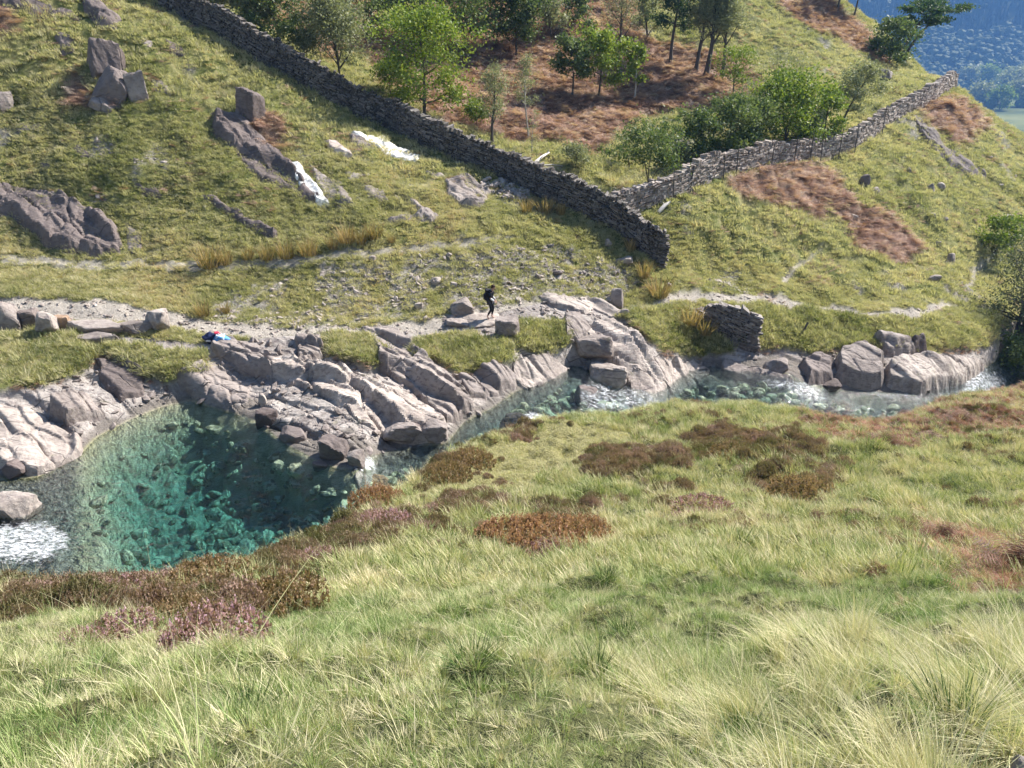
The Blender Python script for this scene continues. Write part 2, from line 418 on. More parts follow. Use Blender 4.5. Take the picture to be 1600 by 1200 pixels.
# ------------------------------------------------------------------ materials
class N:
    def __init__(s, name, rough=.85, spec=.25):
        s.m = bpy.data.materials.new(name); s.m.use_nodes = True
        s.t = s.m.node_tree; s.b = s.t.nodes['Principled BSDF']
        s.b.inputs['Roughness'].default_value = rough
        s.b.inputs['Specular IOR Level'].default_value = spec
        s.out = s.t.nodes['Material Output']
    def n(s, ty, **kw):
        x = s.t.nodes.new(ty)
        for k_, v in kw.items(): setattr(x, k_, v)
        return x
    def l(s, a, b): s.t.links.new(a, b); return a
    def inp(s, x, i, v):
        if hasattr(v, 'links') or isinstance(v, bpy.types.NodeSocket): s.l(v, x.inputs[i])
        else: x.inputs[i].default_value = v
    def geo(s): return s.n('ShaderNodeNewGeometry').outputs['Position']
    def mapv(s, scale, rot=(0, 0, 0), src=None):
        m = s.n('ShaderNodeMapping'); m.inputs['Scale'].default_value = scale; m.inputs['Rotation'].default_value = rot
        s.l(src or s.geo(), m.inputs[0]); return m.outputs[0]
    def noise(s, scale, detail=4, vec=None, rough=.55, dist=0):
        x = s.n('ShaderNodeTexNoise'); x.inputs['Scale'].default_value = scale; x.inputs['Detail'].default_value = detail
        x.inputs['Roughness'].default_value = rough; x.inputs['Distortion'].default_value = dist
        s.l(vec or s.geo(), x.inputs['Vector']); return x.outputs['Fac']
    def voro(s, scale, vec=None, feat='F1', out='Distance'):
        x = s.n('ShaderNodeTexVoronoi', feature=feat); x.inputs['Scale'].default_value = scale
        s.l(vec or s.geo(), x.inputs['Vector']); return x.outputs[out]
    def ramp(s, fac, stops):
        x = s.n('ShaderNodeValToRGB'); e = x.color_ramp.elements
        while len(e) < len(stops): e.new(.5)
        for i, (p, c) in enumerate(stops):
            e[i].position = p; e[i].color = (c[0], c[1], c[2], 1) if isinstance(c, tuple) else (c, c, c, 1)
        s.l(fac, x.inputs[0]); return x.outputs[0]
    def mix(s, fac, a, b, mode='MIX'):
        x = s.n('ShaderNodeMix', data_type='RGBA', blend_type=mode)
        s.inp(x, 0, fac)
        for i, v in ((6, a), (7, b)):
            if isinstance(v, tuple): x.inputs[i].default_value = (v[0], v[1], v[2], 1)
            else: s.l(v, x.inputs[i])
        return x.outputs[2]
    def math(s, op, a, b=0.0, clamp=False):
        x = s.n('ShaderNodeMath', operation=op, use_clamp=clamp); s.inp(x, 0, a); s.inp(x, 1, b); return x.outputs[0]
    def attr(s, name, ty='GEOMETRY'):
        x = s.n('ShaderNodeAttribute', attribute_name=name, attribute_type=ty); return x.outputs['Fac']
    def bump(s, h, dist=.05, strength=1, nrm=None):
        x = s.n('ShaderNodeBump'); x.inputs['Distance'].default_value = dist; x.inputs['Strength'].default_value = strength
        s.l(h, x.inputs['Height'])
        if nrm: s.l(nrm, x.inputs['Normal'])
        return x.outputs[0]
    def col(s, c): s.inp(s.b, 'Base Color', c if not isinstance(c, tuple) else (*c, 1)); return s
    def nrm(s, v): s.l(v, s.b.inputs['Normal'])

def rock_nodes(s, pale=.5):
    """colour and bump height of weathered slate-grey rock"""
    v = s.mapv((1, 1, 1), (0.2, 0.5, .7))
    n1 = s.noise(.7, 5, v); n2 = s.noise(5, 6, v, .65); n3 = s.noise(28, 4, v, .6)
    st = s.noise(2.6, 6, s.mapv((1, 2.4, 2.4), (0, 0, -.55)), .62)
    base = s.ramp(n1, [(.36, (.14, .12, .11)), (.5, (.265, .235, .215)), (.66, (.41, .37, .335))])
    base = s.mix(s.ramp(n2, [(.35, 0.0), (.7, .55)]), base, (.45, .41, .37))
    base = s.mix(s.ramp(st, [(.40, .6), (.48, 0.0)]), base, (.15, .12, .115))
    base = s.mix(s.ramp(n3, [(.60, 0.0), (.75, .4)]), base, (.62, .60, .57))
    ck = s.voro(.8, s.mapv((.45, 1.2, 1.1), (0, 0, -.6)), 'DISTANCE_TO_EDGE')
    ckm = s.math('MULTIPLY', s.ramp(ck, [(0.0, .8), (.016, 0.0)]), s.ramp(s.noise(.8, 2), [(.48, 0.0), (.58, 1.0)]))
    base = s.mix(ckm, base, (.06, .05, .05))
    moss = s.ramp(s.noise(2.3, 5), [(.62, 0.0), (.76, .6)])
    base = s.mix(moss, base, (.13, .13, .05))
    h = s.math('ADD', s.math('MULTIPLY', st, .9), s.math('MULTIPLY', n2, .9))
    h = s.math('SUBTRACT', s.math('ADD', h, s.math('MULTIPLY', n3, .25)), ckm)
    return base, h

def mat_ground():
    s = N('ground_cover', .9, .15)
    rk_, pth, br, he, st, wet, scr, far_ = [s.attr(x) for x in ('rock', 'path', 'bracken', 'heather', 'straw', 'wet', 'scree', 'far')]
    n1 = s.noise(.45, 5); n2 = s.noise(3.1, 6, None, .7); n3 = s.noise(18, 4, None, .7); n4 = s.noise(1.3, 5, None, .65)
    g = s.ramp(n2, [(.3, (.06, .08, .02)), (.5, (.15, .17, .045)), (.7, (.32, .30, .12))])
    g = s.mix(s.ramp(n1, [(.38, 0.0), (.6, .75)]), g, s.ramp(n4, [(.35, (.17, .19, .05)), (.6, (.38, .34, .16))]))
    g = s.mix(s.ramp(n3, [(.35, .6), (.55, 0.0)]), g, (.035, .045, .014))
    g = s.mix(s.ramp(s.noise(.9, 4), [(.63, 0.0), (.72, .5)]), g, (.21, .10, .045))
    brc = s.ramp(n3, [(.3, (.09, .06, .04)), (.5, (.25, .165, .115)), (.7, (.44, .32, .24))])
    brc = s.mix(s.ramp(n4, [(.60, 0.0), (.74, .6)]), brc, (.2, .2, .07))
    g = s.mix(s.math('MULTIPLY', s.math('SUBTRACT', 1.0, far_), .7), g, (.05, .06, .025))  # near ground darkened: shade between the grass tufts painted into the colour
    g = s.mix(br, g, brc)
    g = s.mix(he, g, s.ramp(n3, [(.3, (.08, .075, .035)), (.7, (.24, .19, .10))]))
    g = s.mix(st, g, s.ramp(n3, [(.3, (.16, .15, .05)), (.7, (.36, .33, .16))]))
    sn = s.voro(9, None, 'F1', 'Color')
    sc_ = s.ramp(s.noise(9, 5, None, .7), [(.3, (.13, .11, .09)), (.5, (.30, .27, .235)), (.68, (.50, .47, .43))])
    g = s.mix(s.math('MULTIPLY', scr, s.ramp(n2, [(.36, 0.0), (.5, .9)])), g, sc_)
    pc = s.ramp(s.noise(14, 6, None, .75), [(.3, (.27, .235, .19)), (.5, (.42, .375, .32)), (.7, (.58, .54, .48))])
    g = s.mix(pth, g, pc)
    rc, rh = rock_nodes(s)
    rc = s.mix(s.attr('damp'), rc, s.ramp(n3, [(.35, (.09, .08, .07)), (.7, (.20, .175, .15))]))
    g = s.mix(rk_, g, rc)
    bedc = s.ramp(s.noise(2.2, 6, None, .7), [(.33, (.34, .32, .20)), (.5, (.54, .51, .34)), (.68, (.70, .67, .48))])
    bedc = s.mix(s.attr('brook'), bedc, s.ramp(s.noise(4, 5), [(.35, (.11, .10, .085)), (.65, (.36, .34, .29))]))
    g = s.mix(wet, g, bedc)
    s.col(g)
    hg = s.math('MULTIPLY', n3, 1.6); hg = s.math('ADD', hg, s.math('MULTIPLY', n2, 1.5))
    hm = s.n('ShaderNodeMix', data_type='FLOAT'); s.l(rk_, hm.inputs[0]); s.l(hg, hm.inputs[2]); s.l(rh, hm.inputs[3])
    s.nrm(s.bump(hm.outputs[0], .10, .8))
    return s.m
M_GROUND = mat_ground()

def mat_rock(name, tint=(1, 1, 1), bright=1.0, moss=True):
    s = N(name, .82, .25)
    c, h = rock_nodes(s)
    rnd = s.n('ShaderNodeObjectInfo').outputs['Random']
    c = s.mix(1.0, c, tuple(t * bright for t in tint), 'MULTIPLY')
    c = s.mix(s.math('MULTIPLY', rnd, .3), c, (.30, .26, .24))
    s.col(c); s.nrm(s.bump(h, .045, .9))
    return s.m
M_ROCK = mat_rock('grey_rock', (1, .95, .93), .82)
M_PALE = mat_rock('pale_water_worn_rock', (1, .96, .92), 1.2)
M_DARK = mat_rock('purple_slate_rock', (.86, .76, .76), .5)
M_ORANGE = mat_rock('orange_stained_rock', (1.2, .85, .55), 1.0)
def mat_quartz():
    s = N('white_quartz', .6, .3)
    s.col(s.ramp(s.noise(6, 5), [(.3, (.30, .28, .26)), (.45, (.62, .60, .56)), (.6, (.8, .79, .76))])); s.nrm(s.bump(s.noise(12, 5), .03)); return s.m
M_QUARTZ = mat_quartz()

def mat_stone(name, dark, light):
    s = N(name, .9, .2)
    r = s.math('FRACT', s.math('ADD', s.n('ShaderNodeObjectInfo').outputs['Random'], s.attr('tone')))
    c = s.ramp(r, [(0, dark), (.75, tuple((a + b) / 2 for a, b in zip(dark, light))), (1, light)])
    c = s.mix(s.ramp(s.noise(9, 5), [(.5, 0.0), (.7, .55)]), c, (.42, .41, .37))
    c = s.mix(s.ramp(s.noise(4, 5), [(.55, 0.0), (.7, .6)]), c, (.10, .095, .045))
    s.col(c); s.nrm(s.bump(s.noise(16, 5, s.mapv((1, 1, 5))), .03)); return s.m
M_STONE = mat_stone('dry_stone_painted_shade', (.05, .042, .038), (.20, .175, .16))  # darkened stone colour, paints in the shade on the long wall's near face
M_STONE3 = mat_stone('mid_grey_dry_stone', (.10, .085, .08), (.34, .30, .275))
M_STONE2 = mat_stone('dry_stone_painted_sun', (.20, .155, .13), (.60, .52, .46))  # lighter copy of the stone with sunlight painted into its colour

def mat_plain(name, c, rough=.8, var=.3, sc_=20):
    s = N(name, rough, .3)
    s.col(s.mix(s.ramp(s.noise(sc_, 3), [(.35, var), (.6, 0.0)]), c, tuple(x * .4 for x in c))); return s.m

def mat_leaf(name, stops, trans=.35, rough=.6, src='tint', per=.35):
    """blade or leaf material: colour by the plant's own tint (instancer) and by each blade's value"""
    s = N(name, rough, .25)
    t = s.attr('tint', 'INSTANCER') if src == 'tint' else s.n('ShaderNodeObjectInfo').outputs['Random']
    b = s.attr('blade')
    f = s.math('ADD', s.math('MULTIPLY', t, 1 - per), s.math('MULTIPLY', b, per), True)
    c = s.ramp(f, stops)
    s.col(c)
    tr = s.n('ShaderNodeBsdfTranslucent'); s.l(s.mix(1.0, c, (1.1, 1.15, .7), 'MULTIPLY'), tr.inputs[0])
    mx = s.n('ShaderNodeMixShader'); mx.inputs[0].default_value = trans
    s.l(s.b.outputs[0], mx.inputs[1]); s.l(tr.outputs[0], mx.inputs[2]); s.l(mx.outputs[0], s.out.inputs[0])
    return s.m
M_GRASS = mat_leaf('grass_blades', [(0, (.045, .105, .03)), (.22, (.16, .26, .07)), (.45, (.37, .44, .17)), (.65, (.54, .51, .29)), (1, (.80, .70, .50))], .28, per=.42)
M_MGRASS = mat_leaf('slope_grass_blades', [(0, (.06, .11, .035)), (.22, (.18, .24, .075)), (.45, (.38, .41, .17)), (.7, (.60, .54, .32)), (1, (.76, .64, .46))], .28, per=.45)
M_HGRASS = mat_leaf('hill_grass_blades', [(0, (.08, .115, .04)), (.25, (.24, .255, .10)), (.5, (.44, .415, .225)), (.78, (.64, .57, .38)), (.92, (.46, .34, .18)), (1, (.32, .16, .08))], .4)
M_HEATH = mat_leaf('heather_sprigs', [(0, (.09, .12, .04)), (.3, (.18, .155, .08)), (.6, (.28, .19, .14)), (.85, (.40, .27, .25)), (1, (.60, .42, .48))], .3)
M_BRACK = mat_leaf('dead_bracken_fronds', [(0, (.15, .085, .06)), (.35, (.38, .22, .16)), (.7, (.56, .38, .30)), (1, (.72, .60, .48))], .35)
M_BRACK2 = mat_leaf('rust_red_bracken_fronds', [(0, (.10, .045, .03)), (.4, (.30, .13, .075)), (.75, (.44, .22, .13)), (1, (.58, .40, .26))], .3)
M_RUSH = mat_leaf('rush_blades', [(0, (.11, .11, .04)), (.4, (.26, .20, .08)), (.75, (.46, .32, .15)), (1, (.60, .46, .28))], .3, src='obj', per=.75)
def mat_tree(name, a, b, c): return mat_leaf(name, [(0, a), (.5, b), (1, c)], .35, .55, 'obj', .85)
M_OAK = mat_tree('bright_oak_leaves', (.07, .12, .02), (.17, .24, .035), (.36, .38, .08))
M_DKLEAF = mat_tree('dark_green_leaves', (.05, .085, .03), (.12, .165, .055), (.25, .285, .11))
M_FEATH = mat_tree('grey_green_willow_leaves', (.15, .165, .09), (.26, .275, .15), (.38, .38, .23))
M_PINE = mat_tree('pine_needles', (.03, .06, .025), (.06, .105, .04), (.11, .16, .06))
M_BARK = mat_plain('dark_bark', (.09, .075, .06))
M_PBARK = mat_plain('pale_dead_bark', (.42, .39, .35))

# ------------------------------------------------------------------ the land, split into ground, footpath, bedrock and streambed
V = np.stack([XX, DD, Hz], -1).reshape(-1, 3)
idx = np.arange(NA * ND).reshape(NA, ND)
quads = np.stack([idx[:-1, :-1], idx[1:, :-1], idx[1:, 1:], idx[:-1, 1:]], -1).reshape(-1, 4)
wetm = blur(((Hz < LV - .02) & bed).astype(float), 2)
brk &= fbm(XX * .9, DD * .9, 97, 4) > -.62
hea &= (fbm(XX * 1.1, DD * 1.1, 98, 4) > -.3) | (PXg < 560)
cls = np.zeros((NA, ND), int)
cls[path & ~rock] = 1
cls[rock] = 2
cls[bed & (Hz < LV)] = 3
cls[(cls == 0) & (DD < CDg)] = 4
qc = cls[:-1, :-1].reshape(-1)
at = dict(rock=blur(rock.astype(float), 1) , path=blur((path & ~rock).astype(float) + trod * .75, 2), bracken=blur(brk.astype(float), 9), heather=blur(hea.astype(float), 3),
          straw=blur(mat_.astype(float) + .0, 3), wet=wetm, damp=blur(((Hz < LV + .22 + .18 * fbm(XX * 1.5, DD * 1.5, 123, 3)) & (DD > CDg)).astype(float), 2) * .85, brook=blur(((PXg > 575) | (PXg < 120)).astype(float), 30), scree=np.clip(blur(scree.astype(float), 2) + blur(bare.astype(float), 2) * 1.0 + trod * .3, 0, 1), far=far.astype(float))
for ci, nm in enumerate(('hillside', 'footpath', 'bedrock', 'streambed', 'grass_slope')):
    q = quads[qc == ci]
    u, inv = np.unique(q, return_inverse=True)
    me = mk(nm, V[u], inv.reshape(-1, 4), M_GROUND, attrs={k_: v.reshape(-1)[u] for k_, v in at.items()}, smooth=(ci != 2))
    link(nm, me, kind='structure')

# ------------------------------------------------------------------ water: a closed body that absorbs red light, with foam where it falls
def mat_water():
    s = N('stream_water', .04)
    s.t.nodes.remove(s.b)
    fo = s.attr('foam')
    nv = s.mapv((1, 1.6, 1), (0, 0, .5))
    bn = s.bump(s.math('ADD', s.noise(2.6, 3, nv, .5, .6), s.math('MULTIPLY', s.noise(9, 3, nv), .5)), .09, 1.0)
    gl = s.n('ShaderNodeBsdfGlossy'); gl.inputs['Roughness'].default_value = .06; s.l(bn, gl.inputs['Normal'])
    tr = s.n('ShaderNodeBsdfTransparent'); tr.inputs[0].default_value = (.93, .97, .96, 1)
    fr = s.n('ShaderNodeFresnel'); fr.inputs[0].default_value = 1.33; s.l(bn, fr.inputs['Normal'])
    m1 = s.n('ShaderNodeMixShader'); s.l(s.math('MULTIPLY', fr.outputs[0], 1.2, True), m1.inputs[0]); s.l(tr.outputs[0], m1.inputs[1]); s.l(gl.outputs[0], m1.inputs[2])
    df = s.n('ShaderNodeBsdfDiffuse'); df.inputs[0].default_value = (.86, .88, .90, 1)
    s.l(s.bump(s.noise(14, 5), .08), df.inputs['Normal'])
    nz = s.noise(5.5, 8, s.mapv((.8, 1.5, 1), (0, 0, .35)), .8, .5)
    ff = s.math('SUBTRACT', s.math('ADD', s.math('MULTIPLY', fo, 1.15), s.math('MULTIPLY', nz, 2.3)), 1.95)
    ff = s.math('MULTIPLY', ff, 1.9, True)
    ff = s.math('MULTIPLY', ff, s.ramp(fo, [(0.02, 0.0), (.1, 1.0)]))
    m2 = s.n('ShaderNodeMixShader'); s.l(ff, m2.inputs[0]); s.l(m1.outputs[0], m2.inputs[1]); s.l(df.outputs[0], m2.inputs[2])
    s.l(m2.outputs[0], s.out.inputs[0])
    ab = s.n('ShaderNodeVolumeAbsorption'); ab.inputs[0].default_value = (.12, .69, .76, 1); ab.inputs[1].default_value = .32
    s.l(ab.outputs[0], s.out.inputs['Volume'])
    return s.m
M_WATER = mat_water()
FOAM = [([(-100, 812), (20, 815), (70, 808), (118, 838), (108, 872), (60, 888), (-100, 892)], .86), ([(548, 722), (580, 716), (600, 738), (560, 742), (545, 738)], .95),
        ([(815, 640), (835, 638), (858, 655), (848, 668), (818, 672)], .9), ([(915, 570), (970, 570), (970, 590), (925, 590)], .7), ([(900, 596), (1000, 605), (1040, 628), (1015, 645), (940, 645), (900, 625)], .72),
        ([(1195, 590), (1260, 600), (1300, 622), (1280, 632), (1240, 612), (1190, 605)], .75), ([(1330, 610), (1450, 610), (1470, 628), (1400, 625), (1340, 622)], .7), ([(1300, 615), (1370, 632), (1390, 648), (1350, 648), (1310, 630)], .6),
        ([(1500, 600), (1540, 575), (1580, 598), (1540, 615), (1500, 618)], .8), ([(1010, 600), (1060, 590), (1100, 620), (1060, 640), (1020, 640)], .35), ([(1150, 580), (1220, 600), (1240, 625), (1190, 610)], .4)]
sel = np.where((A > -1.3) & (A < 1.0))[0]
nT = 90
t = np.linspace(0, 1, nT)[None, :]
d0, d1 = KD[8][sel][:, None] - 1.6, KD[11][sel][:, None] + 1.3
Wd = d0 + (d1 - d0) * t
Wa = A[sel][:, None] + 0 * t
Wz = LEVEL[sel][:, None] + 0 * t
wx = Wa * Wd
ppx, ppy = proj(wx, Wd, Wz)
foam = np.zeros(wx.shape)
for poly, v in FOAM:
    foam = np.maximum(foam, inpoly(ppx + 5 * fbm(wx * 2, Wd * 2, 3), ppy + 4 * fbm(wx * 2, Wd * 2, 4), poly) * v)
grad = np.abs(np.gradient(LEVEL))[sel][:, None] / (.00205 * Wd) > .25
foam = np.maximum(foam, grad * .55 * (ppx > 560))
foam = blur(foam, 16)
Wz = Wz + foam * .06 * (1 + fbm(wx * 3, Wd * 3, 8, 3)) + .012 * fbm(wx * 2, Wd * 2, 9, 3)
def water_body(name, s0, s1):
    n = s1 - s0
    top = np.stack([wx[s0:s1], Wd[s0:s1], Wz[s0:s1]], -1).reshape(-1, 3)
    bot = np.stack([wx[s0:s1], Wd[s0:s1], LEVEL[sel][s0:s1][:, None] + 0 * t - 4.5], -1).reshape(-1, 3)
    g = np.arange(n * nT).reshape(n, nT); o = n * nT
    q = [np.stack([g[:-1, :-1], g[1:, :-1], g[1:, 1:], g[:-1, 1:]], -1).reshape(-1, 4)]
    q.append(q[0][:, ::-1] + o)
    def side(e, flip):
        s_ = np.stack([e[:-1], e[:-1] + o, e[1:] + o, e[1:]], -1)
        return s_[:, ::-1] if flip else s_
    q += [side(g[:, 0], False), side(g[:, -1], True), side(g[0, :], True), side(g[-1, :], False)]
    me = mk(name, np.concatenate([top, bot]), np.concatenate(q), M_WATER, attrs={'foam': np.concatenate([foam[s0:s1].ravel(), np.zeros(n * nT)])}, smooth=True)
    return link(name, me, kind='structure')
cut = int(np.searchsorted(A[sel], aq(566, 27, -15)))
water_body('pool_water', 0, cut)
water_body('stream_water', cut, len(sel))
# ------------------------------------------------------------------ far valley, seen through the haze
def far_sheet(name, x0, x1, y0, y1, nx, ny, zf, mat, **kw):
    gx, gy = np.meshgrid(np.linspace(x0, x1, nx), np.linspace(y0, y1, ny), indexing='ij')
    z = zf(gx, gy)
    i = np.arange(nx * ny).reshape(nx, ny)
    q = np.stack([i[:-1, :-1], i[1:, :-1], i[1:, 1:], i[:-1, 1:]], -1).reshape(-1, 4)
    return link(name, mk(name, np.stack([gx, gy, z], -1).reshape(-1, 3), q, mat, smooth=True), kind='structure')
def valley_z(x, y):
    z = -90 + 2.0 * fbm(x / 60, y / 60, 900, 3)
    e = 150 + 0 * x
    near_ = np.clip((260 - y) / 110, 0, 1)
    return z + 0 * e - 70 * near_ * 0
def far_z(x, y):
    return -92 + np.maximum(0, y - 1380) * .62 + 14 * fbm(x / 160, y / 160, 910, 4) * np.clip((y - 1380) / 150, 0, 1) + np.maximum(0, y - 1380) * .10 * vnoise(x / 420, y / 900, 915)
s = N('valley_meadow', .95, .1)
s.col(s.ramp(s.noise(.012, 6), [(.35, (.05, .07, .025)), (.5, (.11, .13, .045)), (.65, (.17, .18, .07))]))
M_VAL = s.m
s = N('far_forest_floor', .95, .1)
s.col(s.ramp(s.noise(.02, 6), [(.35, (.02, .03, .012)), (.6, (.05, .065, .02))]))
M_FFL = s.m
far_sheet('valley_floor', -420, 2500, 150, 1500, 80, 60, valley_z, M_VAL)
far_sheet('far_hillside', -420, 2500, 1375, 2300, 110, 90, far_z, M_FFL)
# the flank that joins the ridge to the valley
far_sheet('ridge_flank', -400, 900, 136, 330, 90, 30, lambda x, y: np.where(x < 45, 0, 0) + np.interp(y, [136, 330], [0, -92]) * 1.0 + np.interp(x / y, [-.5, 0, .2, .38, .55], [8, 2, -12, -42, -52]) * np.clip((330 - y) / 194, 0, 1) + 2 * fbm(x / 20, y / 20, 917, 3), M_VAL)

# ------------------------------------------------------------------ scatter: one object, geometry nodes on a point mesh
PROTO = {}
def scatter(name, label, pts, rot, scl, tint, which, protos, hue=None):
    me = bpy.data.meshes.new(name)
    n = len(pts)
    me.vertices.add(n); me.vertices.foreach_set('co', np.asarray(pts, np.float32).ravel())
    for an, av, ty, f in (('rot', rot, 'FLOAT_VECTOR', 'vector'), ('scl', scl, 'FLOAT_VECTOR', 'vector'), ('tint', tint, 'FLOAT', 'value')):
        t_ = me.attributes.new(an, ty, 'POINT'); t_.data.foreach_set(f, np.asarray(av, np.float32).ravel())
    t_ = me.attributes.new('which', 'INT', 'POINT'); t_.data.foreach_set('value', np.asarray(which, np.int32))
    o = link(name, me, kind='stuff', label=label, category=name.replace('_', ' '))
    ng = bpy.data.node_groups.new(name + '_scatter', 'GeometryNodeTree')
    ng.interface.new_socket('Geometry', in_out='INPUT', socket_type='NodeSocketGeometry')
    ng.interface.new_socket('Geometry', in_out='OUTPUT', socket_type='NodeSocketGeometry')
    gi, go = ng.nodes.new('NodeGroupInput'), ng.nodes.new('NodeGroupOutput')
    ip = ng.nodes.new('GeometryNodeInstanceOnPoints'); ci = ng.nodes.new('GeometryNodeCollectionInfo')
    ci.inputs['Collection'].default_value = protos
    ci.inputs['Separate Children'].default_value = True; ci.inputs['Reset Children'].default_value = True
    ip.inputs['Pick Instance'].default_value = True
    def na(nm, ty):
        a = ng.nodes.new('GeometryNodeInputNamedAttribute'); a.data_type = ty; a.inputs['Name'].default_value = nm; return a.outputs['Attribute']
    L = ng.links.new
    L(gi.outputs[0], ip.inputs['Points']); L(ci.outputs[0], ip.inputs['Instance'])
    L(na('which', 'INT'), ip.inputs['Instance Index']); L(na('rot', 'FLOAT_VECTOR'), ip.inputs['Rotation']); L(na('scl', 'FLOAT_VECTOR'), ip.inputs['Scale'])
    L(ip.outputs[0], go.inputs[0])
    md = o.modifiers.new('scatter', 'NODES'); md.node_group = ng
    return o

def proto_coll(name, meshes):
    c = bpy.data.collections.new(name)
    for i, me in enumerate(meshes):
        o = bpy.data.objects.new('%s_kind_%02d' % (name, i), me); c.objects.link(o)
    return c

def blades(r, n, h, rad, lean, wid, mat, name, curl=.5, wind=(-.35, .1), segs=3, hvar=.5, flop=0.0):
    """a tuft of curved tapering blades"""
    V, Fq, B = [], [], []
    an = r.uniform(0, 2 * PI, n); rr = rad * np.sqrt(r.uniform(0, 1, n))
    bx, by = rr * np.cos(an), rr * np.sin(an)
    L = h * (1 - hvar * r.uniform(0, 1, n))
    for i in range(n):
        d = np.array([np.cos(an[i]), np.sin(an[i])]) * lean * r.uniform(.2, 1.3) + np.array(wind) * r.uniform(.5, 1.4) + r.normal(0, .12, 2)
        side = np.array([-math.sin(an[i] + r.uniform(-1, 1)), math.cos(an[i] + r.uniform(-1, 1))])
        bl = r.uniform()
        base = len(V)
        for k in range(segs + 1):
            t = k / segs
            hor = d * L[i] * (t * .5 + curl * t * t)
            zz = L[i] * (t - (.22 + flop) * t * t * np.hypot(*d))
            w = wid * (1 - t ** 1.5) * .5
            c = np.array([bx[i] + hor[0], by[i] + hor[1]])
            if k < segs:
                V += [[*(c - side * w), zz], [*(c + side * w), zz]]; B += [bl, bl]
            else:
                V.append([*c, zz]); B.append(bl)
        for k in range(segs - 1):
            q = base + 2 * k
            Fq += [[q, q + 1, q + 3], [q, q + 3, q + 2]]
        q = base + 2 * (segs - 1)
        Fq.append([q, q + 1, q + 2])
    return mk(name, V, Fq, mat, attrs={'blade': B})

def frond_clump(r, n, L, mat, name, up=.5, wid=.35, pairs=8, tri=True):
    """bracken or fern: arching fronds with leaflets each side"""
    V, Fq, B = [], [], []
    for i in range(n):
        an = r.uniform(0, 2 * PI); l = L * r.uniform(.6, 1.1); el = r.uniform(.3, 1.2) * up
        dx, dy = math.cos(an), math.sin(an); bl = r.uniform()
        pts = []
        for k in range(pairs + 1):
            t = k / pairs
            rr_ = l * t * math.cos(el) * (.8 + .2 * t); zz = l * (math.sin(el) * t * 1.3 - .75 * t * t * math.sin(el)) + .03
            pts.append(np.array([dx * rr_, dy * rr_, zz]))
        sd = np.array([-dy, dx, 0])
        for k in range(1, pairs + 1):
            t = k / pairs
            wl = l * wid * math.sin(PI * min(1, t * .9 + .1)) ** .7 * r.uniform(.7, 1.1); c = pts[k]; bk = pts[k - 1]
            for sg in (-1, 1):
                b0 = len(V); tip = c + sd * sg * wl + (c - bk) * .7 + np.array([0, 0, -wl * r.uniform(0, .6)])
                V += [list(bk * .35 + c * .65), list(c), list(tip)]; B += [min(1, max(0, bl + r.uniform(-.25, .25)))] * 3
                Fq.append([b0, b0 + 1, b0 + 2])
    return mk(name, V, Fq, mat, attrs={'blade': B})

def sprigs(r, n, rad, h, mat, name, lf=.02):
    """heather: a low dome of upright sprigs made of small leaf faces"""
    V, Fq, B = [], [], []
    for i in range(n):
        a = r.uniform(0, 2 * PI); q = math.sqrt(r.uniform()); x, y = rad * q * math.cos(a), rad * q * math.sin(a)
        top = h * (1 - .6 * q * q) * r.uniform(.65, 1.1); bl = r.uniform()
        for k in range(5):
            z = top * (1 - .13 * k) ; s_ = lf * (.5 + .28 * k)
            ox, oy = x * (1 + .15 * (1 - k / 5)) + r.normal(0, lf * .4), y + r.normal(0, lf * .4)
            t = r.uniform(0, 2 * PI); b0 = len(V)
            ux, uy = math.cos(t) * s_, math.sin(t) * s_
            V += [[ox - ux, oy - uy, z - s_ * .8], [ox + ux, oy + uy, z - s_ * .8], [ox + r.normal(0, s_ * .4), oy + r.normal(0, s_ * .4), z + s_ * 1.2]]
            c = min(1, max(0, bl * .6 + .4 * (1 - k / 5))); B += [c] * 3
            Fq.append([b0, b0 + 1, b0 + 2])
    return mk(name, V, Fq, mat, attrs={'blade': B})

r = np.random.default_rng(3)
WIND = (-.55, .12)
G_NEAR = proto_coll('grass_tuft', [blades(r, 44, .19, .07, 1.0, .0068, M_GRASS, 'grass_tuft', wind=(-.06, .0), curl=.35), blades(r, 40, .23, .06, .9, .0062, M_GRASS, 'grass_tuft', wind=(-.15, .05), curl=.5),
    blades(r, 50, .13, .10, 1.1, .007, M_GRASS, 'grass_tuft', wind=(0, 0), curl=.3), blades(r, 36, .27, .05, .8, .0058, M_GRASS, 'grass_tuft', curl=.6, wind=(-.25, .05), segs=4)])
G_LONG = proto_coll('long_tuft', [blades(r, 70, .75, .10, .45, .0065, M_GRASS, 'long_tuft', curl=.75, wind=(-.5, .2), segs=6, hvar=.4), blades(r, 60, .6, .09, .45, .0062, M_GRASS, 'long_tuft', curl=.8, wind=(-.6, .2), segs=6, hvar=.45)])
G_STALK = proto_coll('stalk', [blades(r, 5, .62, .05, .35, .0042, M_GRASS, 'stalk', curl=.5, wind=(-.35, .1), segs=5, hvar=.35), blades(r, 4, .5, .06, .5, .0042, M_GRASS, 'stalk', curl=.6, wind=(-.6, .1), segs=5)])
G_MID = proto_coll('mid_tuft', [blades(r, 40, .24, .17, .6, .013, M_MGRASS, 'mid_tuft', segs=2), blades(r, 36, .32, .14, .5, .012, M_MGRASS, 'mid_tuft', segs=2, wind=(-.5, .1)), blades(r, 44, .17, .2, .8, .014, M_MGRASS, 'mid_tuft', segs=2)])
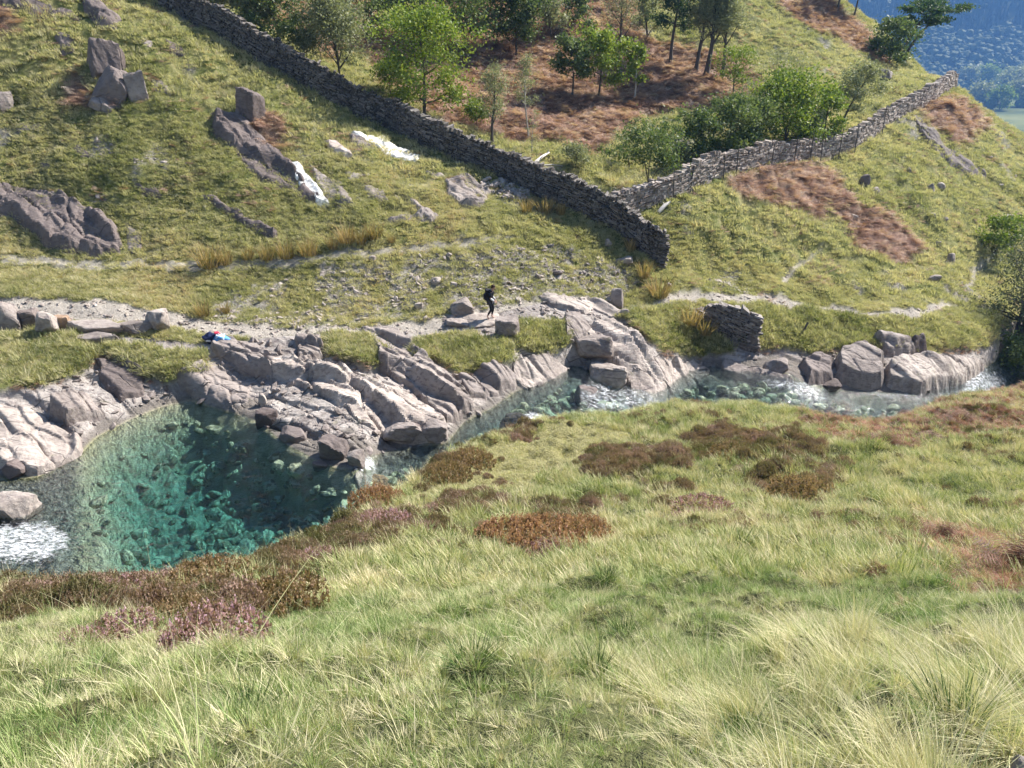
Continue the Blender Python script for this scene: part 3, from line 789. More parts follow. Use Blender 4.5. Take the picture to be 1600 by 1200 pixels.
G_HILL = proto_coll('hill_tuft', [blades(r, 34, .26, .24, .7, .03, M_HGRASS, 'hill_tuft', segs=2), blades(r, 30, .34, .2, .6, .028, M_HGRASS, 'hill_tuft', segs=2, wind=(-.5, .1)), blades(r, 38, .18, .3, .9, .034, M_HGRASS, 'hill_tuft', segs=2, wind=(-.1, 0))])
C_HEA = proto_coll('heather_sprig_clump', [sprigs(r, 170, .24, .26, M_HEATH, 'heather_sprig_clump', .016), sprigs(r, 140, .2, .32, M_HEATH, 'heather_sprig_clump', .015)])
C_BRK = proto_coll('bracken_clump', [frond_clump(r, 9, .75, M_BRACK, 'bracken_clump'), frond_clump(r, 7, .6, M_BRACK, 'bracken_clump', up=.8), frond_clump(r, 11, .7, M_BRACK, 'bracken_clump', up=.3)])
C_BRKN = proto_coll('bracken_frond_spray', [frond_clump(r, 6, .5, M_BRACK2, 'bracken_frond_spray', pairs=16, wid=.3), frond_clump(r, 5, .42, M_BRACK2, 'bracken_frond_spray', up=.9, pairs=16, wid=.3)])

def polar_points(n, D0, D1, amax=.78, seed=1, ex=1.0):
    """points spread evenly over the wedge of land from D0 to D1"""
    q = np.random.default_rng(seed)
    D = np.sqrt(q.uniform(D0 ** 2, D1 ** 2, n)) if ex == 1.0 else (q.uniform(0, 1, n) ** ex * (D1 - D0) + D0)
    a = q.uniform(-amax, amax, n)
    return a * D, D, q
def gmask(G, x, y): return gat(G, x, y)
Fm = {k_: v for k_, v in at.items()}
notgrass = blur(rock.astype(float) + bed + path, 1)
def put(x, y, dz=0): return np.stack([x, y, zat(x, y) + dz], -1)
def rots(q, n, tilt=.15): return np.stack([q.normal(0, tilt, n), q.normal(0, tilt, n), np.where(q.uniform(0, 1, n) < .45, q.uniform(-3.1, 3.1, n), q.normal(0, .7, n))], -1)

# foreground grass, dense and long near the camera
def grass_layer(name, label, n, D0, D1, coll, nk, smin, smax, seed, amax, keep=None, tintf=None, ex=1.0, tilt=.15):
    x, y, q = polar_points(n, D0, D1, amax, seed, ex)
    ok = gmask(notgrass, x, y) < .35
    if keep is not None: ok &= keep(x, y, q)
    x, y = x[ok], y[ok]; n = len(x)
    sc_ = (smin + (smax - smin) * np.clip(.5 + .5 * fbm(x * .9, y * .9, 33, 3) + q.normal(0, .2, n), 0, 1.3))
    tint = tintf(x, y, q) if tintf else q.uniform(0, 1, n)
    return scatter(name, label, put(x, y, -.015), rots(q, n, tilt), np.stack([sc_ * q.uniform(.85, 1.2, n), sc_ * q.uniform(.85, 1.2, n), sc_ * q.uniform(.7, 1.25, n)], -1), np.clip(tint, 0, 1), q.integers(0, nk, n), coll)

def tint_near(x, y, q):
    t = .50 + .24 * fbm(x * .55, y * .55, 200, 3) + .42 * fbm(x * 1.9, y * 1.9, 201, 2) + q.normal(0, .24, len(x))
    return t
notcover = lambda x, y, q: (gmask(at['heather'], x, y) * .9 + gmask(at['bracken'], x, y) < q.uniform(.2, 1.4, len(x))) & (gmask(bare.astype(float), x, y) < .5) & (gmask(at['far'], x, y) < .5)
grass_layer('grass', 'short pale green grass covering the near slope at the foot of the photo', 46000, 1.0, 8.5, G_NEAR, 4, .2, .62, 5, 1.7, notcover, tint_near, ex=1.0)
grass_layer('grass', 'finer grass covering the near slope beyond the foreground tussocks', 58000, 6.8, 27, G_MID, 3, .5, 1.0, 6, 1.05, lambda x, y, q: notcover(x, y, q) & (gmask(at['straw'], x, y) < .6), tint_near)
grass_layer('grass', 'patch of short cropped straw-yellow grass on the brow', 9000, 12, 22, G_MID, 3, .22, .42, 66, .4, lambda x, y, q: gmask(at['straw'], x, y) > .3, lambda x, y, q: .72 + q.normal(0, .12, len(x)))
cl = lambda x, y, q: (fbm(x * .8, y * .8, 300, 3) > .18) & (gmask(at['heather'], x, y) < .3)
grass_layer('long_grass', 'long bleached grass tussocks blown to the left across the near slope', 500, 2.2, 12, G_LONG, 2, .2, .38, 8, 1.0, cl, lambda x, y, q: .68 + .25 * fbm(x, y, 9, 2) + q.normal(0, .1, len(x)), tilt=.2)
cr = lambda x, y, q: (x / y > .2 + .25 * q.uniform(0, 1, len(x))) & (y < 3.6) & (fbm(x * 1.1, y * 1.1, 310, 3) > -.15)
grass_layer('long_grass', 'sweep of tall straw-coloured grass in the bottom right corner', 800, 1.3, 3.8, G_LONG, 2, .25, .5, 9, 1.05, cr, lambda x, y, q: .95 + .2 * q.normal(0, 1, len(x)) * .6, tilt=.22)
grass_layer('grass_stalks', 'thin dry grass stalks standing above the near slope', 2400, 1.5, 16, G_STALK, 2, .5, 1.0, 10, .95, lambda x, y, q: q.uniform(0, 1, len(x)) < .8, lambda x, y, q: .8 + .1 * q.normal(0, 1, len(x)), tilt=.3)
# heather and bracken on the near slope
def cover(name, label, mask, n, D0, D1, coll, nk, s0, s1, seed, tintf, amax=.8, thr=.45, dz=-.03, tilt=.2, extra=None):
    x, y, q = polar_points(n, D0, D1, amax, seed)
    ok = gmask(mask, x, y) > q.uniform(thr * .6, thr * 1.4, len(x))
    if extra is not None: ok &= extra(x, y, q)
    x, y = x[ok], y[ok]; n = len(x)
    s_ = q.uniform(s0, s1, n)
    return scatter(name, label, put(x, y, dz), rots(q, n, tilt) * np.array([1, 1, 7]), np.stack([s_, s_, s_ * q.uniform(.7, 1.2, n)], -1), np.clip(tintf(x, y, q), 0, 1), q.integers(0, nk, n), coll)
patchy = lambda s_, k=.0: (lambda x, y, q: fbm(x * .8, y * .8, s_, 3) > k)
nearonly = np.where(far, 0, at['heather'])
cover('heather', 'brown and mauve heather carpeting the brow above the pool', nearonly, 34000, 5.5, 26, C_HEA, 2, .5, 1.0, 12, lambda x, y, q: .45 + .38 * fbm(x * 1.1, y * 1.1, 401, 3) + q.normal(0, .2, len(x)), extra=patchy(411, -.22))
cover('bracken', 'rust-red dead bracken along the near bank at the right', np.where(far, 0, at['bracken']), 30000, 6, 27, C_BRKN, 2, .3, .75, 13, lambda x, y, q: .25 + .25 * fbm(x, y, 402, 3) + q.normal(0, .2, len(x)), extra=patchy(412, -.6))
x, y, q = polar_points(1500, 6, 24, .8, 14)
cover('heather', 'stray heather sprigs among the grass of the near slope', np.where(far | hea, 0., 1.), 16000, 9, 25, C_HEA, 2, .3, .7, 15, lambda x, y, q: .5 + .25 * q.normal(0, 1, len(x)), extra=lambda x, y, q: fbm(x * .8, y * .8, 413, 3) + q.normal(0, .2, len(x)) > .3)

# hillside grass and bracken beyond the stream
def tint_hill(x, y, q):
    return .57 + .34 * fbm(x * .22, y * .22, 210, 4) + .18 * fbm(x * 1.2, y * 1.2, 211, 3) + q.normal(0, .12, len(x))
hk = lambda x, y, q: (gmask(at['bracken'], x, y) < q.uniform(.2, .9, len(x))) & (gmask(at['far'], x, y) > .5) & (gmask(at['scree'], x, y) < q.uniform(.15, 1.6, len(x))) & (gmask(at['path'], x, y) < q.uniform(.1, .9, len(x)))
grass_layer('hill_grass', 'tussocky grass on the banks and the foot of the slope beyond the stream', 60000, 31, 50, G_HILL, 3, .45, .95, 16, .74, hk, tint_hill)
grass_layer('hill_grass', 'tussocky grass clothing the upper hillside beyond the stream', 90000, 50, 118, G_HILL, 3, .7, 1.5, 17, .72, lambda x, y, q: hk(x, y, q) & (q.uniform(0, 1, len(x)) < np.clip(70 / y, 0, 1) ** 1.5), tint_hill)
cover('bracken', 'russet dead bracken spread over the hillside behind the stone walls', np.where(far, at['bracken'], 0), 90000, 42, 115, C_BRK, 3, .7, 1.5, 18, lambda x, y, q: .55 + .25 * fbm(x * .5, y * .5, 403, 3) + q.normal(0, .27, len(x)), amax=.72)
sparse = np.where(far & ~brk & (DD > 44), 1., 0.) * (rock == 0)
cover('bracken', 'scattered rust-red bracken tufts in the hillside grass', sparse, 40000, 44, 110, C_BRK, 3, .35, .75, 19, lambda x, y, q: .45 + q.normal(0, .2, len(x)), extra=lambda x, y, q: fbm(x * .5, y * .5, 420, 3) > .20, amax=.72)
# turf lips overhanging the bedrock
tl = lambda x, y, q: (gmask(blur(turf.astype(float), 1), x, y) > .5)
grass_layer('turf_grass', 'shaggy turf hanging over the rocks of the far bank', 26000, 30, 47, G_HILL, 3, .7, 1.35, 20, .7, tl, lambda x, y, q: .36 + .42 * fbm(x * .9, y * .9, 212, 3) + q.normal(0, .14, len(x)), tilt=.35)

tedge = blur(turf.astype(float), 6)
cover('bank_heath', 'red-brown heath and dead bracken hanging from the turf edges of the far bank', np.where((tedge > .12) & (tedge < .8) & (DD < HDg), 1., 0.), 40000, 29, 46, C_BRK, 3, .22, .55, 22, lambda x, y, q: .4 + q.normal(0, .25, len(x)), extra=lambda x, y, q: fbm(x * .7, y * .7, 430, 3) > -.05, amax=.7)
# ------------------------------------------------------------------ rocks
_ICO = {}
def ico(sub):
    if sub not in _ICO:
        bm = bmesh.new(); bmesh.ops.create_icosphere(bm, subdivisions=sub, radius=1)
        _ICO[sub] = (np.array([v.co[:] for v in bm.verts]), np.array([[v.index for v in f.verts] for f in bm.faces])); bm.free()
    return _ICO[sub]
def rock_arrays(seed, dims, cuts=11, sub=4, flat=.0, rough=.03, boxy=True):
    """a block cut by joint planes: radius is the nearest of several planes, edges slightly worn"""
    q = np.random.default_rng(seed)
    n, f = ico(sub)
    nm = q.normal(0, 1, (cuts, 3)); nm /= np.linalg.norm(nm, axis=1)[:, None]
    if boxy:
        R_ = np.array(Euler((q.normal(0, .2), q.normal(0, .2), q.uniform(0, 1))).to_matrix())
        nm = np.concatenate([nm[:max(1, cuts - 6)], np.array([[1, 0, 0], [-1, 0, 0], [0, 1, 0], [0, -1, 0], [0, 0, 1], [0, 0, -1]]) @ R_.T])
    else:
        nm = np.concatenate([nm, np.array([[1, 0, 0], [-1, 0, 0], [0, 1, 0], [0, -1, 0], [0, 0, 1], [0, 0, -1]])])
    d = q.uniform(.72, 1.0, len(nm))
    dot = n @ nm.T
    rr = np.where(dot > .05, d / np.maximum(dot, .05), 9)
    k = 24.0
    rad = -np.log(np.exp(-k * rr).sum(1)) / k
    v = n * rad[:, None]
    ph = q.uniform(0, 9, 3)
    v = v * (1 + rough * (fbm(v[:, 0] * 2.5 + v[:, 2] * 1.7 + ph[0], v[:, 1] * 2.5 + ph[1] - v[:, 2], seed, 4))[:, None] * 1.6)
    return v * np.array(dims) * .5 * 1.15, f
def rock_mesh(name, seed, dims, mat, **kw):
    v, f = rock_arrays(seed, dims, **kw)
    return mk(name, v, f, mat, smooth=False)
RN = [100]
def boulder(px, py, wpx, hpx, label, mat=None, dep=.8, rot=None, tilt=(0, 0), name='boulder', cat='boulder', sink=.3, sub=4, group=None, cuts=13, rough=.05, dmin=26.0, boxy=False):
    """px, py: foot of the rock in the photograph; wpx, hpx: its seen width and height"""
    RN[0] += 1
    p = hit(px, py, dmin); m = mpp(p)
    W, Hh = wpx * m, hpx * m * 1.08
    me = rock_mesh(name, RN[0], (W, W * dep, Hh / (1 - sink * .6)), mat or M_ROCK, sub=sub, cuts=cuts, rough=rough, boxy=boxy)
    o = link(name, me)
    o.location = p + Vector((0, W * dep * .3, Hh * (.5 - sink * .5)))
    o.rotation_euler = (tilt[0], tilt[1], random.uniform(-.4, .4) if rot is None else rot)
    return tag(o, label, cat, group)

def slab(poly, label, mat=None, h=.35, name='rock_slab', cat='rock', step=.09, edge=.35, dmin=26., relief=.5, tilt=(0, 0), bs=1.0, group=None):
    """an outcrop standing out of the ground over the outline seen in the photograph; its rim goes below the turf"""
    RN[0] += 1
    pts = [hit(px, py, dmin) for px, py in poly]
    P2 = np.array([(p.x, p.y) for p in pts])
    x0, y0 = P2.min(0) - .3; x1, y1 = P2.max(0) + .3
    step = max(step, math.sqrt((x1 - x0) * (y1 - y0) / 9000))
    gx, gy = np.meshgrid(np.arange(x0, x1, step), np.arange(y0, y1, step), indexing='ij')
    wxx = gx + .16 * fbm(gx * 1.6, gy * 1.6, RN[0], 3); wyy = gy + .16 * fbm(gx * 1.6 + 5, gy * 1.6, RN[0] + 1, 3)
    ins = inpoly(wxx.ravel(), wyy.ravel(), [tuple(p) for p in P2]).reshape(gx.shape)
    dist = np.full(gx.shape, 9.)
    n = len(P2)
    for i in range(n):
        a_, b_ = P2[i], P2[(i + 1) % n]
        ab = b_ - a_; t_ = np.clip(((wxx - a_[0]) * ab[0] + (wyy - a_[1]) * ab[1]) / (ab @ ab + 1e-9), 0, 1)
        dist = np.minimum(dist, np.hypot(wxx - a_[0] - ab[0] * t_, wyy - a_[1] - ab[1] * t_))
    sd = np.where(ins, dist, -dist)
    rel_ = rockrelief(gx / bs, gy / bs, bs)
    up = sstep(-.12, edge, sd)
    ctr = P2.mean(0)
    z = zat(gx, gy) - .25 + up * (h + .25) + rel_ * relief * up + tilt[0] * (gx - ctr[0]) * up + tilt[1] * (gy - ctr[1]) * up
    i = np.arange(gx.size).reshape(gx.shape)
    q = np.stack([i[:-1, :-1], i[1:, :-1], i[1:, 1:], i[:-1, 1:]], -1).reshape(-1, 4)
    keep = (sd > -.22).ravel()[q].all(1)
    q = q[keep]
    if len(q) == 0: return None
    u, inv = np.unique(q, return_inverse=True)
    Vv = np.stack([gx, gy, z], -1).reshape(-1, 3)[u]
    org = Vector(Vv.mean(0)); Vv = Vv - np.array(org)
    me = mk(name, Vv, inv.reshape(-1, 4), mat or M_ROCK)
    o = link(name, me); o.location = org
    return tag(o, label, cat, group)

# outcrops of the left hillside
slab([(-40, 285), (28, 283), (62, 290), (110, 310), (150, 330), (185, 352), (200, 400), (150, 404), (110, 399), (60, 388), (40, 368), (15, 345), (-40, 335)], 'large fractured purple outcrop above the grassy terrace at the left edge', M_DARK, 0.38, relief=.95, edge=.5)
slab([(70, 300), (95, 305), (95, 345), (60, 330), (40, 305)], 'patch of broken grey rock in the middle of the big left outcrop', M_ROCK, 0.25, relief=.7)
slab([(188, 330), (225, 360), (228, 395), (200, 400), (190, 370)], 'crumbled grey rock at the right end of the big left outcrop', M_ROCK, 0.13, relief=.5, bs=.5)
slab([(325, 170), (385, 172), (420, 222), (462, 258), (522, 322), (490, 326), (440, 302), (395, 282), (368, 245), (330, 215)], 'long grey rock rib running down the middle of the grassy hillside', M_DARK, 0.30, relief=.8, edge=.5)
slab([(478, 250), (540, 282), (562, 325), (520, 328), (490, 292)], 'smooth grey slab beside the white quartz streak on the hillside', M_ROCK, 0.15, relief=.45)
slab([(445, 256), (470, 260), (490, 285), (515, 322), (498, 324), (462, 288)], 'white quartz streak down the grey hillside rib', M_QUARTZ, 0.38, name='quartz_vein', relief=.3, edge=.2, bs=.5, cat='quartz')
slab([(545, 207), (600, 214), (662, 246), (652, 252), (600, 240)], 'brilliant white quartz slab below the shaded stone wall', M_QUARTZ, 0.15, name='quartz_slab', relief=.12, edge=.2, cat='quartz')
slab([(505, 219), (525, 222), (556, 244), (540, 249), (515, 236)], 'small pale quartz slab left of the brilliant white one', mat_rock('pinkish_quartz', (1, .93, .9), 1.7), .25, name='quartz_slab', relief=.12, edge=.2, cat='quartz')
slab([(540, 206), (578, 220), (588, 238), (556, 232)], 'grey rock rib touching the upper end of the white quartz slab', M_ROCK, 0.15, relief=.3)
slab([(530, 262), (575, 265), (585, 276), (545, 285)], 'ribbed pinkish rock patch in the grass below the quartz slabs', M_PALE, 0.10, relief=.3, bs=.4)
slab([(688, 280), (742, 274), (770, 304), (762, 320), (730, 329), (697, 306)], 'rounded ribbed grey outcrop next to the rubble at the wall foot', M_ROCK, 0.22, relief=.6)
slab([(610, 294), (640, 304), (690, 337), (680, 352), (605, 352), (600, 342), (650, 332)], 'low undercut rock ledge above the track at mid slope', M_ROCK, 0.25, relief=.6)
slab([(303, 295), (342, 305), (402, 345), (442, 366), (430, 377), (388, 362), (330, 322)], 'thin dark rock rib in the grass left of the rushes', M_DARK, .28, relief=.5)
slab([(-30, 0), (70, 2), (125, 18), (132, 34), (60, 28), (-30, 14)], 'pale rock ledge in the top left corner', M_DARK, 0.25, relief=.6)
slab([(120, -10), (155, -5), (192, 32), (180, 52), (150, 48), (128, 20)], 'big smooth purple rock near the top left corner', M_DARK, 0.45, relief=.5, edge=.5)
slab([(78, 50), (120, 50), (115, 84), (92, 88)], 'squat grey rock below the top left ledge', M_DARK, 0.30, relief=.4)
slab([(140, 48), (175, 62), (172, 76), (150, 66)], 'narrow purple rock right of the squat grey rock', M_DARK, 0.20, relief=.4)
slab([(212, 55), (245, 60), (242, 80), (215, 72)], 'pale flaky rock near the top of the shaded wall shadow', M_ROCK, 0.15, relief=.4)
boulder(158, 118, 44, 40, 'rounded grey boulder, upper of the jagged group on the left hillside', M_DARK, sink=.5, boxy=True, cuts=8)
boulder(180, 110, 30, 34, 'grey boulder at the top right of the jagged group', M_DARK, sink=.5, boxy=True, cuts=8)
boulder(172, 156, 48, 44, 'sharp-peaked purple boulder, largest of the jagged group', M_DARK, sink=.5, cuts=5, tilt=(0, .5), rough=.07)
boulder(210, 152, 30, 32, 'cracked upright block at the right of the jagged group', M_ROCK, sink=.5, boxy=True, cuts=8)
boulder(160, 172, 44, 16, 'flat pale slab lying below the jagged boulders', M_ROCK, tilt=(.1, .4), sink=.1)
boulder(390, 188, 35, 46, 'tall upright grooved boulder on top of the long rock rib', M_DARK, sink=.5, cuts=6, rot=.3, boxy=True)
boulder(0, 172, 26, 24, 'pale grey boulder cut by the left edge of the photo', M_ROCK)
slab([(45, 240), (85, 246), (95, 262), (65, 264)], 'small purple rock above the big left outcrop', M_DARK, 0.10, relief=.3)
slab([(1372, 62), (1385, 55), (1370, 80), (1335, 68)], 'dark slaty crag below the ridge pines', M_ROCK, 0.35, relief=.4)
slab([(1418, 175), (1440, 185), (1472, 222), (1540, 265), (1545, 282), (1520, 276), (1465, 240), (1440, 215)], 'long dark slanting rock on the right-hand spur', M_DARK, 0.25, relief=.4)
boulder(1383, 122, 22, 13, 'square white-topped rock on the ridge left of the wall end', M_PALE)
for (x, y, w_, h_, lb) in ((1368, 302, 18, 12, 'white rock lying below the dark stump-like rock on the right slope'), (1456, 300, 14, 18, 'leaning white rock, left one of the close pair high on the right slope'), (1471, 295, 18, 13, 'broad white rock, right one of the close pair high on the right slope'),
    (1413, 321, 12, 7, 'small white stone alone below the close pair of white rocks'), (1458, 338, 16, 7, 'flat white stone at the top of the line leading down right'), (1476, 344, 14, 6, 'flat white stone, middle of the line leading down right'), (1572, 342, 22, 9, 'long pale stone at the far right above the dark tree'),
    (1487, 412, 14, 26, 'tall white streaked rock beside the winding track'), (1467, 383, 10, 9, 'round white stone above the small green bush slope'), (1462, 438, 26, 10, 'pale broken slab above the shaded track bend'), (1565, 292, 10, 7, 'small white stone near the right edge of the spur'),
    (1586, 277, 8, 8, 'tiny white stone highest at the right edge'), (1420, 270, 9, 12, 'narrow white stone below the end of the second wall'), (1335, 343, 14, 10, 'pale stone at the left foot of the lower bracken patch')):
    boulder(x, y, w_ * .8, h_ * .62, lb, M_PALE, sub=3, sink=.55, boxy=False, tilt=(random.uniform(-.4, .4), random.uniform(-.3, .3)), name='white_stone', cat='stone')
boulder(1352, 290, 16, 16, 'dark stump-like rock on the right slope', M_DARK, sub=3)

slab([(95, 225), (125, 228), (150, 245), (120, 248)], 'thin purple rock flush with the turf between the big outcrop and the jagged boulders', M_DARK, .10, relief=.22, edge=.2)
slab([(230, 120), (262, 128), (270, 150), (240, 145)], 'flat grey rock in the turf right of the jagged boulders', M_ROCK, .10, relief=.22, edge=.2)
slab([(205, 285), (245, 292), (262, 312), (222, 305)], 'low flat rock right of the big left outcrop', M_DARK, .10, relief=.22, edge=.2)
slab([(20, 190), (60, 192), (70, 208), (30, 210)], 'faint flat rock in the grass near the left edge', M_ROCK, .10, relief=.22, edge=.2)
slab([(560, 290), (600, 296), (615, 318), (575, 312)], 'smooth flat slab in the grass between the quartz streak and the ledge', M_ROCK, .10, relief=.22, edge=.2)
slab([(255, 60), (285, 70), (290, 92), (262, 84)], 'small flat rock near the upper end of the wall shadow', M_DARK, .10, relief=.22, edge=.2)
slab([(655, 262), (690, 268), (712, 285), (675, 282)], 'pale thin slab just below the end of the white quartz', M_PALE, .10, relief=.22, edge=.2)
# rocks along the far bank
boulder(8, 520, 44, 40, 'big grey boulder, first of the path edging row from the left', M_ROCK, sink=.2)
boulder(40, 512, 36, 26, 'purple-grey boulder, second of the path edging row', M_DARK, sink=.2)
boulder(73, 520, 32, 30, 'rounded pale boulder, third of the path edging row', M_PALE, sink=.15)
boulder(98, 517, 22, 24, 'orange-stained block in the path edging row', M_ORANGE, sink=.15)
def plank_stone(px, py, wpx, hpx, label, mat, dep=.35, rot=0, ty=0, lift=0.):
    p = hit(px, py, 26); m = mpp(p); RN[0] += 1
    me = rock_mesh('flat_stone', RN[0], (wpx * m, wpx * m * dep, hpx * m), mat, cuts=8, sub=4, rough=.02)
    o = link('flat_stone', me); o.location = p + Vector((0, .1, hpx * m * .45 + lift)); o.rotation_euler = (0, ty, rot)
    return tag(o, label, 'stone')
plank_stone(145, 522, 76, 19, 'long pale flat stone laid along the path edge above another', M_PALE, ty=.04)
plank_stone(158, 538, 56, 16, 'grey flat stone under the long pale one', M_ROCK, ty=.03)
plank_stone(210, 519, 54, 15, 'long grey flat stone right of the stacked pair', M_ROCK, ty=-.04)
boulder(247, 516, 36, 30, 'pale angular boulder ending the path edging row', M_PALE, sink=.1)
for poly, lb, mt, h_, rl in (
    ([(0, 640), (45, 640), (90, 668), (126, 690), (124, 712), (82, 735), (60, 742), (15, 738), (0, 720), (-40, 700), (-40, 650)], 'large flat pale rock jutting into the pool at the left', M_PALE, .5, .25),
    ([(100, 622), (140, 625), (160, 652), (105, 668), (80, 655)], 'grey block leaning on the cliff above the flat pale rock', M_ROCK, .7, .4),
    ([(148, 560), (205, 560), (230, 592), (225, 618), (190, 630), (160, 600)], 'dark vertical rock face under the turf left of the pool corner', M_DARK, .35, -.1),
    ([(272, 590), (330, 570), (395, 600), (390, 632), (352, 642), (300, 618)], 'smooth bulging grey rock above the shaded corner of the pool', M_ROCK, .15, -.1),
    ([(400, 570), (440, 560), (560, 590), (640, 620), (700, 650), (690, 690), (620, 690), (560, 660), (540, 640), (500, 620), (430, 590)], 'broad cracked pale slab in the middle of the far bank', M_PALE, .35, .35),
    ([(590, 545), (640, 545), (700, 590), (740, 640), (700, 660), (640, 610), (590, 575)], 'sharp-edged purple slab dipping to the stream', M_ROCK, .6, .2),
    ([(565, 515), (620, 515), (650, 545), (625, 562), (590, 545)], 'flat grey slab beside the path between two turf lips', M_ROCK, .35, .15),
    ([(715, 588), (790, 575), (812, 590), (800, 612), (760, 625), (730, 618)], 'smooth purple-grey rock beside the stream narrows', M_ROCK, .4, .2),
    ([(800, 556), (850, 550), (890, 580), (870, 605), (830, 612), (805, 600)], 'undercut pale rock with a shadowed hollow by the stream', M_PALE, .45, .25),
    ([(880, 495), (905, 490), (925, 520), (905, 545), (882, 530)], 'grooved brown rock face at the end of the turf lip', M_ROCK, .6, .2),
    ([(905, 510), (960, 500), (1010, 540), (1045, 610), (1030, 635), (985, 610), (960, 570), (930, 545)], 'bright wet rock chute beside the cascade', M_PALE, .45, .3),
    ([(1020, 560), (1085, 560), (1110, 580), (1080, 610), (1050, 625), (1030, 590)], 'pale water-worn ledges left of the small green-blue pool', M_PALE, .3, .35),
    ([(1130, 568), (1180, 578), (1240, 600), (1225, 612), (1170, 598), (1128, 585)], 'smooth tilted slab lying across the small green-blue pool', M_ROCK, .55, .05),
    ([(1245, 568), (1280, 560), (1305, 570), (1302, 600), (1260, 602)], 'dark cracked block under the turf right of the small pool', M_DARK, .6, .25),
    ([(1305, 556), (1345, 548), (1382, 566), (1378, 608), (1320, 606), (1303, 590)], 'big dark rounded rock with a shaded face beside the rapids', M_ROCK, .9, .15),
    ([(1380, 575), (1420, 562), (1480, 570), (1520, 595), (1500, 615), (1440, 622), (1385, 605)], 'broad smooth pale rock sloping down to the rapids', M_PALE, .7, .15),
    ([(1470, 562), (1535, 572), (1540, 590), (1515, 605), (1490, 580)], 'cream-coloured rock at the top of the right-hand rapids', M_PALE, .6, .15),
    ([(1360, 522), (1385, 528), (1440, 545), (1420, 560), (1385, 560), (1372, 545)], 'tilted grey slab sticking out of the turf above the rapids', M_ROCK, .6, .15),
    ([(1420, 535), (1446, 530), (1450, 552), (1425, 556)], 'upright cracked block beside the tilted grey slab', M_DARK, .7, .15),
    ([(330, 545), (360, 530), (400, 540), (440, 560), (430, 590), (380, 590), (345, 570)], 'rough grey rock shoulder below the bundle of bags', M_ROCK, .35, .5),
    ([(460, 530), (500, 530), (505, 560), (470, 570)], 'brown squared block set in the bank beside the turf', M_ROCK, .6, .3),
    ([(550, 745), (600, 735), (665, 735), (660, 745), (600, 762), (560, 770)], 'flat pale rock on the near side of the small fall', M_PALE, .3, .15),
    ([(840, 462), (880, 462), (930, 480), (915, 492), (860, 480)], 'white slanting rock beside the footpath', M_PALE, .3, .25),
    ([(900, 462), (950, 475), (985, 490), (960, 498), (915, 480)], 'pale pink ribbed rock where the footpath crosses the bedrock', M_PALE, .25, .25)):
    slab(poly, lb, mt, h_ * (.55 if poly[0][0] < 1240 else .95), relief=(.15 + rl * .8) if poly[0][0] < 1120 else rl * .5, edge=.10 if poly[0][0] < 1240 else .3, dmin=20, step=.05)
for (x, y, w_, h_, lb, mt) in (
    (720, 492, 36, 22, 'round boulder in front of the walker, lit on its right side', M_ROCK), (756, 508, 66, 9, 'flat pale slab under the walker', M_PALE), (712, 511, 34, 10, 'low slab left of the walker slab', M_PALE), (793, 523, 40, 24, 'rounded rock at the right end of the walker slab', M_ROCK),
    (417, 665, 34, 24, 'dark wet boulder at the pool edge', M_DARK), (410, 633, 12, 16, 'small pale upright stone above the dark wet boulder', M_PALE), (455, 690, 40, 16, 'wet brown ledge stone beside the shaded water', M_DARK), (520, 715, 44, 28, 'dark boulder splitting the small fall', M_DARK),
    (555, 728, 28, 22, 'rough boulder just above the small fall', M_ROCK), (500, 735, 24, 12, 'low wet stone below the dark boulder', M_DARK), (625, 690, 60, 24, 'dark undercut block at the middle pool edge', M_ROCK), (680, 686, 40, 26, 'rounded brown rock at the tip of the middle slab', M_ROCK),
    (918, 640, 40, 34, 'dark faceted boulder standing in the stream narrows', M_DARK), (950, 606, 62, 34, 'cream-coloured leaning boulder upstream of the dark faceted one', M_PALE), (935, 648, 22, 14, 'small round stone under the dark faceted boulder', M_ROCK), (930, 560, 58, 28, 'brown cleft boulder beside the cascade', M_ROCK),
    (15, 815, 66, 40, 'pale rock with a wet foot beside the waterfall', M_PALE), (20, 745, 40, 20, 'dark rounded rock under the flat pale rock', M_DARK), (812, 672, 44, 24, 'wet dark rock by the white water of the narrows', M_DARK), (1045, 450, 10, 8, 'small stone on the path bend', M_PALE),
    (537, 808, 18, 16, 'pale stone at the water edge under the heather', M_PALE), (590, 770, 40, 22, 'orange-lichened boulder beneath the heather corner', M_ORANGE), (1300, 612, 30, 14, 'low dark stone in the rapids', M_DARK), (1215, 580, 40, 16, 'weathered stones at the upper edge of the small pool', M_ROCK),
    (870, 430, 18, 6, 'dark flat flake standing in the scree', M_DARK), (965, 478, 20, 26, 'mushroom-shaped turf-topped rock beside the path', M_ROCK), (950, 385, 12, 10, 'white stone at the edge of the wall shadow', M_PALE), (975, 412, 30, 8, 'flat white rock below the wall end', M_PALE),
    (680, 445, 16, 10, 'white block, left of the pair in the scree above the walker', M_PALE), (708, 450, 10, 8, 'white block, right of the pair in the scree above the walker', M_PALE), (582, 407, 12, 7, 'white stone on the upper track', M_PALE), (655, 482, 14, 8, 'pale slab in the scree left of the walker', M_PALE)):
    boulder(x, y, w_, h_, lb, mt, sub=4 if w_ > 25 else 3, dmin=27. if y < 700 else 21.5, tilt=(random.uniform(-.2, .2), random.uniform(-.25, .25)), sink=.3)
boulder(1606, 1238, 46, 52, 'grey rock corner at the bottom right of the photo', M_ROCK, dmin=1.5, dep=1)

